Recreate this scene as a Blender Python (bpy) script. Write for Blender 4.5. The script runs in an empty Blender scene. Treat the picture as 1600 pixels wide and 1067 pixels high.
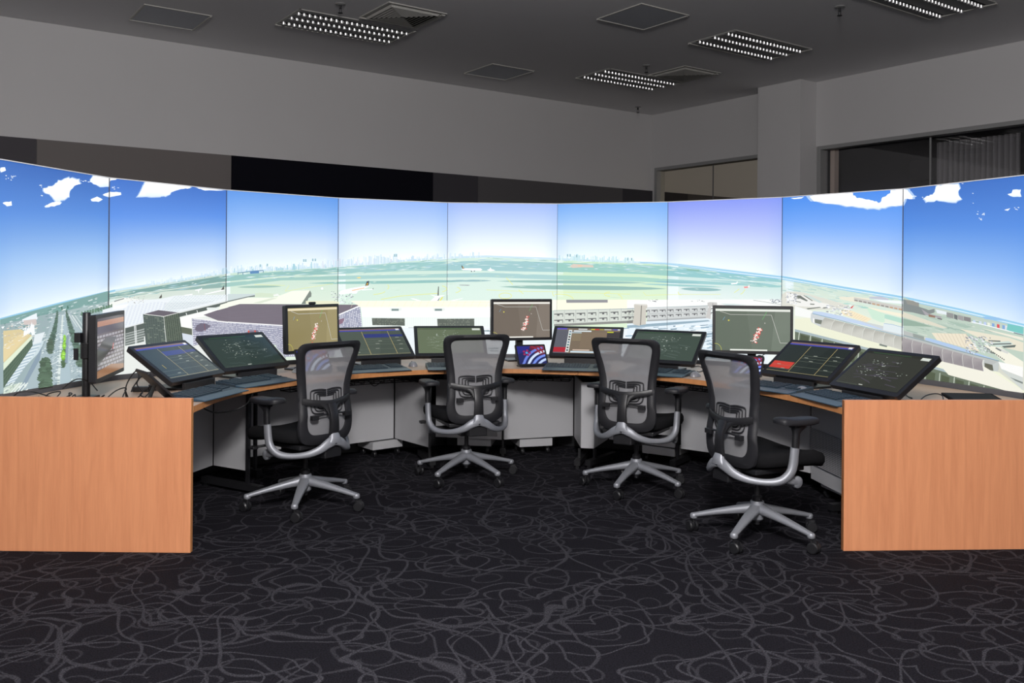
import bpy, bmesh, math, random
from mathutils import Vector, Matrix
C = bpy.context.scene.collection
PI = math.pi
EYE, FPX, ROLL = 1.36, 1390.0, 0.0074
DESK = 0.706
CEIL = 3.76

# ------------------------------------------------------------------ helpers
def lin(c):
    return tuple((x / 255 / 12.92) if x / 255 <= 0.04045 else ((x / 255 + 0.055) / 1.055) ** 2.4 for x in c)

def sm(a, b, t):
    return tuple(x + (y - x) * t for x, y in zip(a, b))

def lnk(o, parent=None):
    C.objects.link(o)
    if parent is not None:
        o.parent = parent
    return o

def obj(name, bm, m, parent=None, smooth=None, bevel=0):
    me = bpy.data.meshes.new(name)
    bmesh.ops.recalc_face_normals(bm, faces=bm.faces)
    bm.to_mesh(me); bm.free()
    me.materials.append(m)
    o = bpy.data.objects.new(name, me)
    lnk(o, parent)
    if smooth:
        me.polygons.foreach_set('use_smooth', [True] * len(me.polygons))
        me.update()
        try:
            me.set_sharp_from_angle(angle=math.radians(smooth))
        except Exception:
            pass
    if bevel:
        b = o.modifiers.new('bevel', 'BEVEL'); b.width = bevel; b.segments = 2; b.limit_method = 'ANGLE'
    return o

def tag(o, label, cat, group=None, kind=None):
    o['label'] = label; o['category'] = cat
    if group: o['group'] = group
    if kind: o['kind'] = kind
    return o

def struct(o):
    o['kind'] = 'structure'
    return o

def thing(name, label, cat, loc=(0, 0, 0), rz=0, group=None):
    o = bpy.data.objects.new(name, None)
    o.empty_display_size = 0.1
    C.objects.link(o)
    o.location = loc; o.rotation_euler = (0, 0, rz)
    return tag(o, label, cat, group)

def copy_tree(o, parent=None):
    c = o.copy(); C.objects.link(c); c.parent = parent
    for ch in o.children:
        copy_tree(ch, c)
    return c

def box(bm, x0, x1, y0, y1, z0, z1, mat=None):
    vs = [bm.verts.new(v) for v in ((x0, y0, z0), (x1, y0, z0), (x1, y1, z0), (x0, y1, z0), (x0, y0, z1), (x1, y0, z1), (x1, y1, z1), (x0, y1, z1))]
    if mat is not None:
        for v in vs: v.co = mat @ v.co
    for f in ((0, 3, 2, 1), (4, 5, 6, 7), (0, 1, 5, 4), (1, 2, 6, 5), (2, 3, 7, 6), (3, 0, 4, 7)):
        bm.faces.new([vs[i] for i in f])
    return vs

def nb(*a, **k):
    bm = bmesh.new(); box(bm, *a, **k); return bm

def prism(bm, pts, z0, z1):
    lo = [bm.verts.new((p[0], p[1], z0)) for p in pts]; hi = [bm.verts.new((p[0], p[1], z1)) for p in pts]
    n = len(pts)
    bm.faces.new(lo[::-1]); bm.faces.new(hi)
    for i in range(n):
        bm.faces.new((lo[i], lo[(i + 1) % n], hi[(i + 1) % n], hi[i]))

def cat_rom(pts, n):
    P = [Vector(p) for p in pts]
    P = [P[0] * 2 - P[1]] + P + [P[-1] * 2 - P[-2]]
    out = []
    for i in range(1, len(P) - 2):
        for k in range(n):
            t = k / n
            a, b, c, d = P[i - 1], P[i], P[i + 1], P[i + 2]
            out.append(0.5 * ((2 * b) + (c - a) * t + (2 * a - 5 * b + 4 * c - d) * t * t + (3 * b - a - 3 * c + d) * t ** 3))
    out.append(P[-2].copy())
    return out

def cat_rom_closed(pts, n):
    P = [Vector(p) for p in pts]; m = len(P); out = []
    for i in range(m):
        a, b, c, d = P[i - 1], P[i], P[(i + 1) % m], P[(i + 2) % m]
        for k in range(n):
            t = k / n
            out.append(0.5 * ((2 * b) + (c - a) * t + (2 * a - 5 * b + 4 * c - d) * t * t + (3 * b - a - 3 * c + d) * t ** 3))
    return out

def sweep(bm, pts, sec, n=4, seg=12, up=(0, 0, 1), power=2.0):
    """tube along smoothed pts; sec = (half width, half height) per point"""
    full = [tuple(p) + tuple(s) for p, s in zip(pts, sec)]
    sm_ = cat_rom([Vector(f[:3]) for f in full], n) if n > 1 else [Vector(f[:3]) for f in full]
    ws = cat_rom([Vector((f[3], f[4], 0)) for f in full], n) if n > 1 else [Vector((f[3], f[4], 0)) for f in full]
    U = Vector(up).normalized(); rings = []
    for i, p in enumerate(sm_):
        t = (sm_[min(i + 1, len(sm_) - 1)] - sm_[max(i - 1, 0)])
        if t.length < 1e-9: t = Vector((0, 1, 0))
        t.normalize()
        s = t.cross(U)
        if s.length < 1e-3: s = t.cross(Vector((1, 0, 0)))
        s.normalize(); u = s.cross(t).normalized()
        r = []
        for k in range(seg):
            a = 2 * PI * k / seg
            ca, sa = math.cos(a), math.sin(a)
            x = math.copysign(abs(ca) ** (2 / power), ca) * ws[i].x
            y = math.copysign(abs(sa) ** (2 / power), sa) * ws[i].y
            r.append(bm.verts.new(p + s * x + u * y))
        rings.append(r)
    for a, b in zip(rings, rings[1:]):
        for k in range(seg):
            bm.faces.new((a[k], a[(k + 1) % seg], b[(k + 1) % seg], b[k]))
    bm.faces.new(rings[0][::-1]); bm.faces.new(rings[-1])

def tube(bm, pts, r, n=5, seg=8):
    sweep(bm, pts, [(r, r)] * len(pts), n, seg)

def lathe(bm, prof, seg=20, mat=None):
    rings = []
    for r, z in prof:
        ring = []
        for k in range(seg):
            a = 2 * PI * k / seg
            v = Vector((r * math.cos(a), r * math.sin(a), z))
            if mat is not None: v = mat @ v
            ring.append(bm.verts.new(v))
        rings.append(ring)
    for a, b in zip(rings, rings[1:]):
        for k in range(seg):
            bm.faces.new((a[k], a[(k + 1) % seg], b[(k + 1) % seg], b[k]))
    bm.faces.new(rings[0][::-1]); bm.faces.new(rings[-1])

def rounded_rect(w, h, r, n=4):
    out = []
    for cx, cy, a0 in ((w / 2 - r, h / 2 - r, 0), (-w / 2 + r, h / 2 - r, PI / 2), (-w / 2 + r, -h / 2 + r, PI), (w / 2 - r, -h / 2 + r, 1.5 * PI)):
        for k in range(n + 1):
            a = a0 + PI / 2 * k / n
            out.append((cx + r * math.cos(a), cy + r * math.sin(a)))
    return out

# ------------------------------------------------------------------ camera
cd = bpy.data.cameras.new('camera'); cam = bpy.data.objects.new('camera', cd); C.objects.link(cam)
bpy.context.scene.camera = cam
cd.sensor_width = 36; cd.lens = FPX / 1600 * 36; cd.shift_y = (430 - 533.5) / 1600
cam.location = (0, 0, EYE)
cmat = Matrix.Rotation(PI / 2, 3, 'X') @ Matrix.Rotation(ROLL, 3, 'Z')
cam.rotation_euler = cmat.to_euler()
cd.clip_end = 200
def ray(u, v):
    return cmat @ Vector(((u - 800) / FPX, -(v - 430) / FPX, -1))
def atz(u, v, z):
    d = ray(u, v); t = (z - EYE) / d.z
    return Vector((0, 0, EYE)) + d * t

# ------------------------------------------------------------------ materials
def mat(name, col, rough=0.5, metal=0, spec=0.5, coat=0, bump=None, var=None):
    m = bpy.data.materials.new(name); m.use_nodes = True
    nt = m.node_tree; b = nt.nodes['Principled BSDF']
    b.inputs['Base Color'].default_value = (*col, 1); b.inputs['Roughness'].default_value = rough
    b.inputs['Metallic'].default_value = metal; b.inputs['Specular IOR Level'].default_value = spec
    b.inputs['Coat Weight'].default_value = coat
    tc = nt.nodes.new('ShaderNodeTexCoord')
    if var:
        n = nt.nodes.new('ShaderNodeTexNoise'); n.inputs['Scale'].default_value = var[0]; n.inputs['Detail'].default_value = 4
        mx = nt.nodes.new('ShaderNodeMix'); mx.data_type = 'RGBA'
        mx.inputs[6].default_value = (*[c * (1 - var[1]) for c in col], 1); mx.inputs[7].default_value = (*[min(1, c * (1 + var[1])) for c in col], 1)
        nt.links.new(tc.outputs['Object'], n.inputs['Vector']); nt.links.new(n.outputs['Fac'], mx.inputs[0]); nt.links.new(mx.outputs[2], b.inputs['Base Color'])
    if bump:
        n = nt.nodes.new('ShaderNodeTexNoise'); n.inputs['Scale'].default_value = bump[0]; n.inputs['Detail'].default_value = 3
        bp = nt.nodes.new('ShaderNodeBump'); bp.inputs['Strength'].default_value = bump[1]; bp.inputs['Distance'].default_value = 0.002
        nt.links.new(tc.outputs['Object'], n.inputs['Vector']); nt.links.new(n.outputs['Fac'], bp.inputs['Height']); nt.links.new(bp.outputs['Normal'], b.inputs['Normal'])
    return m

def wood(name, dark, light, rough=0.42):
    m = mat(name, light, rough); nt = m.node_tree; b = nt.nodes['Principled BSDF']
    tc = nt.nodes.new('ShaderNodeTexCoord'); mp = nt.nodes.new('ShaderNodeMapping'); mp.inputs['Scale'].default_value = (14, 14, 0.9)
    n = nt.nodes.new('ShaderNodeTexNoise'); n.inputs['Scale'].default_value = 2.2; n.inputs['Detail'].default_value = 5; n.inputs['Distortion'].default_value = 0.6
    mp2 = nt.nodes.new('ShaderNodeMapping'); mp2.inputs['Scale'].default_value = (160, 160, 7)
    n2 = nt.nodes.new('ShaderNodeTexNoise'); n2.inputs['Scale'].default_value = 1.5; n2.inputs['Detail'].default_value = 2
    ad = nt.nodes.new('ShaderNodeMath'); ad.operation = 'MULTIPLY_ADD'; ad.inputs[1].default_value = 0.35
    cr = nt.nodes.new('ShaderNodeValToRGB'); cr.color_ramp.elements[0].position = 0.45; cr.color_ramp.elements[1].position = 0.85
    cr.color_ramp.elements[0].color = (*dark, 1); cr.color_ramp.elements[1].color = (*light, 1)
    for a, c in ((tc.outputs['Object'], mp.inputs[0]), (tc.outputs['Object'], mp2.inputs[0]), (mp.outputs[0], n.inputs['Vector']), (mp2.outputs[0], n2.inputs['Vector']),
                 (n2.outputs['Fac'], ad.inputs[0]), (n.outputs['Fac'], ad.inputs[2]), (ad.outputs[0], cr.inputs[0]), (cr.outputs[0], b.inputs['Base Color'])):
        nt.links.new(a, c)
    return m

def carpet():
    m = mat('patterned_carpet', (0.01, 0.01, 0.012), 0.95, spec=0.1); nt = m.node_tree; b = nt.nodes['Principled BSDF']
    tc = nt.nodes.new('ShaderNodeTexCoord'); last = None
    def math_(op, a, bb):
        x = nt.nodes.new('ShaderNodeMath'); x.operation = op
        for i, q in enumerate((a, bb)):
            if hasattr(q, 'links'): nt.links.new(q, x.inputs[i])
            elif q is not None: x.inputs[i].default_value = q
        return x.outputs[0]
    for i, (sc, rad, dist, seed, st, sy) in enumerate(((1.35, .46, .42, 0, 1, 1.5), (1.9, .50, .4, 7.3, .9, .7), (2.4, .40, .5, 15.1, .95, 1.3), (1.6, .30, .5, 31.7, .8, .8), (3.4, .38, .3, 44.2, .75, 1.0), (1.1, .55, .5, 58.0, .9, .6), (4.6, .30, .25, 71.0, .55, 1.2))):
        mp = nt.nodes.new('ShaderNodeMapping'); mp.inputs['Location'].default_value = (seed, seed * 1.7, 0)
        mp.inputs['Rotation'].default_value = (0, 0, seed); mp.inputs['Scale'].default_value = (1.0, sy, 0)
        n = nt.nodes.new('ShaderNodeTexNoise'); n.inputs['Scale'].default_value = 2.2; n.inputs['Detail'].default_value = 1.0
        nt.links.new(tc.outputs['Object'], mp.inputs[0]); nt.links.new(mp.outputs[0], n.inputs['Vector'])
        vm = nt.nodes.new('ShaderNodeVectorMath'); vm.operation = 'MULTIPLY_ADD'; vm.inputs[1].default_value = (dist, dist, 0)
        nt.links.new(n.outputs['Color'], vm.inputs[0]); nt.links.new(mp.outputs[0], vm.inputs[2])
        vo = nt.nodes.new('ShaderNodeTexVoronoi'); vo.voronoi_dimensions = '2D'; vo.inputs['Scale'].default_value = sc; vo.inputs['Randomness'].default_value = 1
        nt.links.new(vm.outputs[0], vo.inputs['Vector'])
        d = math_('ABSOLUTE', math_('SUBTRACT', vo.outputs['Distance'], rad), None)
        w = .0075 * sc
        mr = nt.nodes.new('ShaderNodeMapRange'); mr.inputs['From Min'].default_value = w * .6; mr.inputs['From Max'].default_value = w * 1.1
        mr.inputs['To Min'].default_value = st; mr.inputs['To Max'].default_value = 0
        nt.links.new(d, mr.inputs['Value'])
        last = mr.outputs[0] if last is None else math_('MAXIMUM', last, mr.outputs[0])
    fn = nt.nodes.new('ShaderNodeTexNoise'); fn.inputs['Scale'].default_value = 170; fn.inputs['Detail'].default_value = 2
    nt.links.new(tc.outputs['Object'], fn.inputs['Vector'])
    fr = nt.nodes.new('ShaderNodeMapRange'); fr.inputs['From Min'].default_value = .3; fr.inputs['From Max'].default_value = .7; fr.inputs['To Min'].default_value = .25; fr.inputs['To Max'].default_value = 1.6
    nt.links.new(fn.outputs['Fac'], fr.inputs['Value'])
    cl = nt.nodes.new('ShaderNodeMix'); cl.data_type = 'RGBA'; cl.inputs[6].default_value = (*CARPET_DARK, 1); cl.inputs[7].default_value = (*CARPET_LINE, 1)
    nt.links.new(last, cl.inputs[0])
    ml = nt.nodes.new('ShaderNodeMix'); ml.data_type = 'RGBA'; ml.blend_type = 'MULTIPLY'; ml.inputs[0].default_value = 1
    nt.links.new(cl.outputs[2], ml.inputs[6]); nt.links.new(fr.outputs[0], ml.inputs[7]); nt.links.new(ml.outputs[2], b.inputs['Base Color'])
    bp = nt.nodes.new('ShaderNodeBump'); bp.inputs['Strength'].default_value = .4; bp.inputs['Distance'].default_value = .004
    nt.links.new(fn.outputs['Fac'], bp.inputs['Height']); nt.links.new(bp.outputs[0], b.inputs['Normal'])
    return m

def picture_mat(name, strength=1.0, rough=0.3, spec=0.5, base=0.02):
    m = mat(name, (base,) * 3, rough, spec=spec); nt = m.node_tree; b = nt.nodes['Principled BSDF']
    at = nt.nodes.new('ShaderNodeAttribute'); at.attribute_name = 'picture'
    nt.links.new(at.outputs['Color'], b.inputs['Emission Color']); b.inputs['Emission Strength'].default_value = strength
    return m

LAMP = 800
CARPET_DARK, CARPET_LINE = (0.0085, 0.0078, 0.011), (0.037, 0.036, 0.043)
M = dict(
    wall=mat('wall_paint', (0.58, 0.57, 0.575), 0.8, spec=.3, var=(1.2, .03)),
    ceil=mat('ceiling_paint', (0.80, 0.79, 0.80), 0.85, spec=.3, var=(.7, .04)),
    carpet=carpet(),
    wood=wood('beech_laminate', (0.60, 0.238, 0.112), (0.70, 0.295, 0.142)),
    edge=wood('beech_edge_band', (0.50, 0.21, 0.075), (0.58, 0.26, 0.10), .4),
    top=mat('desk_top_laminate', (0.50, 0.36, 0.27), 0.45, var=(9, .06)),
    panel=mat('light_grey_steel', (0.50, 0.50, 0.52), 0.5, bump=(300, .2)),
    black=mat('black_plastic', (0.012, 0.012, 0.014), 0.42, bump=(500, .05)),
    dark=mat('charcoal_plastic', (0.013, 0.013, 0.016), 0.55),
    fabric=mat('black_seat_fabric', (0.009, 0.009, 0.010), 0.95, spec=.1, bump=(700, .5)),
    alu=mat('satin_aluminium_paint', (0.28, 0.29, 0.32), 0.46, metal=.35, bump=(900, .04)),
    chrome=mat('polished_reflector', (0.92, 0.92, 0.92), 0.22, metal=1),
    keys=mat('keyboard_plastic', (0.018, 0.032, 0.045), 0.38, spec=.6),
    rest=mat('wrist_rest', (0.025, 0.055, 0.085), 0.36, spec=.6),
    mouse=mat('grey_mouse_plastic', (0.22, 0.22, 0.24), 0.3),
    cable=mat('cable_rubber', (0.01, 0.01, 0.011), 0.5),
    bezel=mat('screen_bezel', (0.10, 0.10, 0.11), 0.5),
    edgelight=mat('edge_light_line', (0.85, 0.85, 0.85), 0.5),
    vent=mat('vent_grey_paint', (0.50, 0.49, 0.46), 0.6),
    void=mat('duct_black', (0.01, 0.01, 0.01), 0.9),
    tile=mat('access_panel_paint', (0.50, 0.52, 0.56), 0.7, var=(40, .06)),
    frame=mat('window_frame_grey', (0.27, 0.27, 0.27), 0.5),
    curtain=mat('grey_curtain_cloth', (0.34, 0.33, 0.32), 0.9, spec=.1),
    beige=mat('beige_plaster', (0.75, 0.62, 0.5), 0.8),
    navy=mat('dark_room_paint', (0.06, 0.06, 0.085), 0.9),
    screen=picture_mat('projected_image', 1.0, .6, .15, .03),
    lcd=picture_mat('lcd_image', 1.0, .14, .3, .006),
)
M['lcd_off'] = picture_mat('dark_matt_display', 1.0, .6, .1, .004)
def pane_mat(name, refl, tint, behind):
    m = bpy.data.materials.new(name); m.use_nodes = True; nt = m.node_tree
    for n in list(nt.nodes):
        if n.type != 'OUTPUT_MATERIAL': nt.nodes.remove(n)
    out = nt.nodes['Material Output']; g = nt.nodes.new('ShaderNodeBsdfGlossy'); g.inputs['Roughness'].default_value = .01; g.inputs['Color'].default_value = (*tint, 1)
    t = nt.nodes.new('ShaderNodeBsdfTransparent'); t.inputs['Color'].default_value = (*behind, 1)
    x = nt.nodes.new('ShaderNodeMixShader'); x.inputs[0].default_value = refl
    nt.links.new(t.outputs[0], x.inputs[1]); nt.links.new(g.outputs[0], x.inputs[2]); nt.links.new(x.outputs[0], out.inputs[0])
    return m
M['glass1'] = pane_mat('bronze_reflective_glass', .78, (1.0, .93, .78), (.3, .3, .3))
M['glass2'] = pane_mat('clear_window_glass', .06, (1, 1, 1), (.9, .9, .92))
def mesh_mat():
    m = mat('grey_back_mesh', (0.29, 0.29, 0.305), 0.7, spec=.3, bump=(900, .5)); nt = m.node_tree
    b = nt.nodes['Principled BSDF']; out = nt.nodes['Material Output']
    t = nt.nodes.new('ShaderNodeBsdfTransparent'); x = nt.nodes.new('ShaderNodeMixShader'); x.inputs[0].default_value = .80
    nt.links.new(t.outputs[0], x.inputs[1]); nt.links.new(b.outputs[0], x.inputs[2]); nt.links.new(x.outputs[0], out.inputs[0])
    return m
M['mesh'] = mesh_mat()
def perf_mat():
    m = mat('perforated_steel', (0.5, 0.5, 0.52), 0.5); nt = m.node_tree; b = nt.nodes['Principled BSDF']
    tc = nt.nodes.new('ShaderNodeTexCoord'); v = nt.nodes.new('ShaderNodeTexVoronoi'); v.inputs['Scale'].default_value = 95; v.inputs['Randomness'].default_value = 0
    r = nt.nodes.new('ShaderNodeMath'); r.operation = 'GREATER_THAN'; r.inputs[1].default_value = .36
    mx = nt.nodes.new('ShaderNodeMix'); mx.data_type = 'RGBA'; mx.inputs[6].default_value = (.03, .03, .03, 1); mx.inputs[7].default_value = (.5, .5, .52, 1)
    nt.links.new(tc.outputs['Object'], v.inputs['Vector']); nt.links.new(v.outputs['Distance'], r.inputs[0]); nt.links.new(r.outputs[0], mx.inputs[0]); nt.links.new(mx.outputs[2], b.inputs['Base Color'])
    return m
M['perf'] = perf_mat()

# ------------------------------------------------------------------ flat pictures shown on displays
class Pic:
    """coloured flat shapes in the plane of a display, later ones a hair in front"""
    def __init__(s): s.f = []; s.n = 0
    def poly(s, pts, cols):
        if len(pts) < 3: return
        if not isinstance(cols, list): cols = [cols] * len(pts)
        s.f.append((pts, cols, s.n)); s.n += 1
    def rect(s, x0, y0, x1, y1, c): s.poly([(x0, y0), (x1, y0), (x1, y1), (x0, y1)], c)
    def line(s, a, b, w, c, asp=1.0):
        dx, dy = b[0] - a[0], b[1] - a[1]; L = math.hypot(dx * asp, dy) or 1e-6
        nx, ny = -dy / L * w / 2 / asp, dx * asp / L * w / 2
        s.poly([(a[0] + nx, a[1] + ny), (b[0] + nx, b[1] + ny), (b[0] - nx, b[1] - ny), (a[0] - nx, a[1] - ny)], c)
    def build(s, name, m, parent, W, H, eps=2e-5, boost=0):
        """unit square -> local x 0..W, z 0..H, towards -y"""
        me = bpy.data.meshes.new(name); V = []; F = []; K = []
        for pts, cols, n in s.f:
            b = len(V)
            for p in pts: V.append((p[0] * W, -n * eps, p[1] * H))
            F.append(list(range(b, b + len(pts)))); K += cols
        me.from_pydata(V, [], F)
        at = me.color_attributes.new('picture', 'FLOAT_COLOR', 'CORNER')
        flat = []
        li = 0
        for c in K:
            q = lin(c); g = 1 + boost * min(q) ** 5      # very bright parts of the projection are brighter than paper white
            flat += [q[0] * g, q[1] * g, q[2] * g, 1.0]
        at.data.foreach_set('color', flat)
        me.materials.append(m); me.update()
        o = bpy.data.objects.new(name, me); lnk(o, parent)
        return o

def clip(pts, ax, lim, keep_less):
    """pts: tuples; clip by coordinate ax"""
    out = []; n = len(pts)
    for i in range(n):
        a, b = pts[i], pts[(i + 1) % n]
        ia = (a[ax] <= lim) if keep_less else (a[ax] >= lim); ib = (b[ax] <= lim) if keep_less else (b[ax] >= lim)
        if ia: out.append(a)
        if ia != ib:
            t = (lim - a[ax]) / (b[ax] - a[ax]); out.append(tuple(x + (y - x) * t for x, y in zip(a, b)))
    return out
# ------------------------------------------------------------------ the wrap-around display wall
SV = [(-2.615, 4.52), (-2.441, 5.377), (-1.966, 6.11), (-1.31, 6.688), (-0.514, 7.051), (0.359, 7.084), (1.194, 6.825), (1.927, 6.349), (2.5, 5.689), (2.822, 4.876)]
SEAM = [-60, 170, 354, 529, 700, 871, 1044, 1223, 1412, 1660]
IZ0, IZ1 = 0.735, 1.928
HZ = [(-60, 513), (0, 498), (90, 474), (170, 455), (260, 440), (354, 425), (529, 415), (640, 406), (700, 402), (760, 400), (870, 404), (980, 409), (1044, 411), (1130, 421), (1223, 432), (1320, 449), (1412, 464), (1500, 483), (1600, 507), (1660, 524)]
def itp(tab, u):
    if u <= tab[0][0]: return tab[0][1]
    for a, b in zip(tab, tab[1:]):
        if u <= b[0]:
            t = (u - a[0]) / (b[0] - a[0])
            return a[1] + (b[1] - a[1]) * t if not isinstance(a[1], tuple) else sm(a[1], b[1], t)
    return tab[-1][1]
def hz(u): return itp(HZ, u)
SKY = [
    [(58, 108, 190), (92, 146, 226), (168, 204, 246), (232, 244, 252)],
    [(64, 116, 204), (96, 150, 236), (178, 208, 250), (236, 246, 254)],
    [(98, 156, 236), (146, 190, 250), (206, 226, 254), (240, 249, 254)],
    [(150, 186, 250), (182, 210, 252), (220, 236, 254), (244, 251, 254)],
    [(164, 190, 250), (196, 216, 252), (226, 238, 254), (246, 252, 255)],
    [(122, 176, 248), (164, 204, 252), (214, 233, 254), (240, 250, 254)],
    [(138, 156, 248), (176, 190, 252), (214, 226, 254), (238, 248, 254)],
    [(72, 142, 240), (120, 172, 250), (190, 216, 253), (232, 244, 254)],
    [(56, 112, 200), (84, 142, 228), (150, 192, 248), (222, 238, 254)],
]
GND = [((176, 196, 196), (150, 172, 176)), ((205, 222, 210), (228, 232, 228)), ((204, 230, 214), (222, 236, 220)), ((208, 234, 222), (216, 238, 224)), ((210, 236, 226), (220, 240, 230)),
       ((202, 234, 206), (222, 242, 212)), ((192, 226, 222), (235, 242, 240)), ((206, 226, 214), (232, 238, 222)), ((188, 206, 196), (214, 216, 204))]
screens = []
pics = [Pic() for _ in range(9)]
def to_local(i, u, v):
    P, Q = Vector((*SV[i], 0)), Vector((*SV[i + 1], 0)); d = (Q - P); W = d.length; d.normalize()
    n = Vector((-d.y, d.x, 0)); r = ray(u, v); t = P.dot(n) / r.dot(n)
    p = r * t; return ((p - P).dot(d) / W, (EYE + r.z * t - IZ0) / (IZ1 - IZ0))
def draw(pts, col, only=None):
    """polygon given by where its corners show in the wall picture; col = colour or one colour per corner"""
    cols = col if isinstance(col, list) else [col] * len(pts)
    P = [(p[0], p[1], *c) for p, c in zip(pts, cols)]
    us = [p[0] for p in pts]
    for i in range(9):
        if only is not None and i != only: continue
        if max(us) < SEAM[i] - 2 or min(us) > SEAM[i + 1] + 2: continue
        Q = clip(P, 0, SEAM[i] - 6, False)
        Q = clip(Q, 0, SEAM[i + 1] + 6, True) if Q else Q
        if len(Q) < 3: continue
        Q = [(*to_local(i, q[0], q[1]), *q[2:]) for q in Q]
        for ax, lim, kl in ((0, 0.0015, False), (0, 0.9985, True), (1, 0, False), (1, 1, True)):
            Q = clip(Q, ax, lim, kl) if len(Q) > 2 else []
        if len(Q) > 2: pics[i].poly([q[:2] for q in Q], [q[2:5] for q in Q])
def Z(o, s, pts): return [(o[0] + x / s, o[1] + y / s) for x, y in pts]
zA = lambda *p: Z((0, 440), 5.928, p)
zB = lambda *p: Z((160, 400), 7.619, p)
zC = lambda *p: Z((340, 380), 6.667, p)
zD = lambda *p: Z((520, 380), 6.667, p)
zE = lambda *p: Z((760, 380), 6.667, p)
zF = lambda *p: Z((980, 380), 6.154, p)
zG = lambda *p: Z((1200, 400), 6.668, p)
zH = lambda *p: Z((1390, 430), 5.333, p)
zK = lambda *p: Z((0, 240), 2.8075, p)
zL = lambda *p: Z((1200, 240), 2.6675, p)
rnd = random.Random(5)

# sky and ground of each picture: smooth colour fields
for i in range(9):
    nx, ny = 8, 26
    for a in range(nx):
        for b in range(ny):
            q = []; qc = []
            for (x, y) in ((a, b), (a + 1, b), (a + 1, b + 1), (a, b + 1)):
                fx = 0.0015 + 0.997 * x / nx; fz = y / ny
                P, Q = Vector((*SV[i], 0)), Vector((*SV[i + 1], 0))
                w = P.lerp(Q, fx); w.z = IZ0 + (IZ1 - IZ0) * fz - EYE
                k = cmat.transposed() @ w; u = 800 + FPX * k.x / -k.z; v = 430 - FPX * k.y / -k.z
                kt = cmat.transposed() @ Vector((w.x, w.y, IZ1 - EYE)); vt = 430 - FPX * kt.y / -kt.z
                h = hz(u)
                t = (v - vt) / (h - vt)
                if t <= 1:
                    s = SKY[i]; t = max(0, t) * 3; j = min(2, int(t)); c = sm(s[j], s[j + 1], t - j)
                    e = abs(fx - .5) * 2
                    c = sm(c, (60, 130, 230), .10 * max(0, e - .7) / .3)
                else:
                    c = SKY[i][3]
                q.append((fx, fz)); qc.append(c)
            pics[i].poly(q, qc); pics[i].n = 1
def strip(us, top, bot, col, only=None):
    for a in range(len(us) - 1):
        if us[a + 1] - us[a] > 40:
            n = int((us[a + 1] - us[a]) / 30) + 1
        else: n = 1
        for k in range(n):
            t0, t1 = k / n, (k + 1) / n
            L = lambda A, t: A[a] + (A[a + 1] - A[a]) * t
            draw([(L(us, t0), L(top, t0)), (L(us, t1), L(top, t1)), (L(us, t1), L(bot, t1)), (L(us, t0), L(bot, t0))], col, only)
hu = [h[0] for h in HZ]; hv = [h[1] for h in HZ]
for i in range(9):
    g0, g1 = GND[i]
    us = [u for u in range(-60, 1661, 20) if SEAM[i] - 21 <= u <= SEAM[i + 1] + 21]
    for a, b in zip(us, us[1:]):
        draw([(a, hz(a)), (b, hz(b)), (b, hz(b) + 60), (a, hz(a) + 60)], [g0, g0, g1, g1], i)
        draw([(a, hz(a) + 59), (b, hz(b) + 59), (b, 700), (a, 700)], g1, i)
# sea haze along the horizon
for a in range(-60, 1660, 20):
    b = a + 20
    c = (150, 205, 235) if (a < 180 or a > 1200) else (205, 232, 246)
    draw([(a, hz(a) - 1), (b, hz(b) - 1), (b, hz(b) + 2), (a, hz(a) + 2)], c)
# clouds
def cloud(pts, jag=2.2, n=5, soft=None):
    out = []
    m = len(pts)
    for k in range(m):
        a, b = pts[k], pts[(k + 1) % m]
        L = math.hypot(b[0] - a[0], b[1] - a[1]); q = max(1, min(n, int(L / 3)))
        for j in range(q):
            t = j / q; out.append((a[0] + (b[0] - a[0]) * t + rnd.uniform(-jag, jag) * .8, a[1] + (b[1] - a[1]) * t + rnd.uniform(-jag, jag) * .6))
    cy = sum(p[1] for p in out) / len(out); lo = max(p[1] for p in out)
    cols = [sm((255, 255, 255), (214, 230, 250), max(0, (p[1] - cy) / (lo - cy + .1)) ** 2 * .8) for p in out]
    cx = sum(p[0] for p in out) / len(out)
    draw([(cx + (p[0] - cx) * 1.06, cy + (p[1] - cy) * 1.1) for p in out], (176, 206, 246))
    draw(out, cols)
def wisps(u0, v0, u1, v1, n, s=2.5):
    for _ in range(n):
        u, v = rnd.uniform(u0, u1), rnd.uniform(v0, v1); w, h = rnd.uniform(.6, s), rnd.uniform(.5, s * .5)
        draw([(u - w, v), (u - w * .3, v - h), (u + w, v - h * .4), (u + w * .5, v + h)], (226, 238, 252))
cloud(zK((190, 150), (235, 140), (260, 120), (300, 108), (345, 112), (352, 130), (320, 150), (300, 175), (305, 190), (265, 205), (270, 215), (240, 206), (225, 180), (195, 165)))
cloud(zK((250, 208), (270, 215), (262, 225), (200, 237), (195, 230), (235, 212)), 1)
cloud(zK((395, 122), (410, 98), (520, 104), (508, 112), (484, 118), (478, 142), (440, 145), (420, 135)), 1.6)
cloud(zK((400, 200), (425, 188), (450, 200), (430, 210), (400, 208)), .9)
cloud(zK((450, 180), (480, 168), (530, 170), (530, 182), (480, 192)), .9)
cloud(zK((605, 190), (620, 165), (625, 150), (638, 118), (700, 124), (840, 142), (830, 150), (780, 158), (750, 170), (735, 184), (700, 190)), 1.6)
cloud(zK((855, 148), (960, 158), (985, 162), (900, 161)), .6)
cloud(zK((2, 62), (22, 60), (24, 75), (2, 82)), .8); cloud(zK((10, 215), (48, 210), (52, 226), (30, 232)), .8)
wisps(8, 274, 26, 282, 10, 2); wisps(62, 289, 70, 293, 3, 2); wisps(124, 282, 148, 286, 6, 2.4); wisps(172, 291, 186, 296, 6, 2.4); wisps(62, 300, 70, 306, 2)
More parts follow.
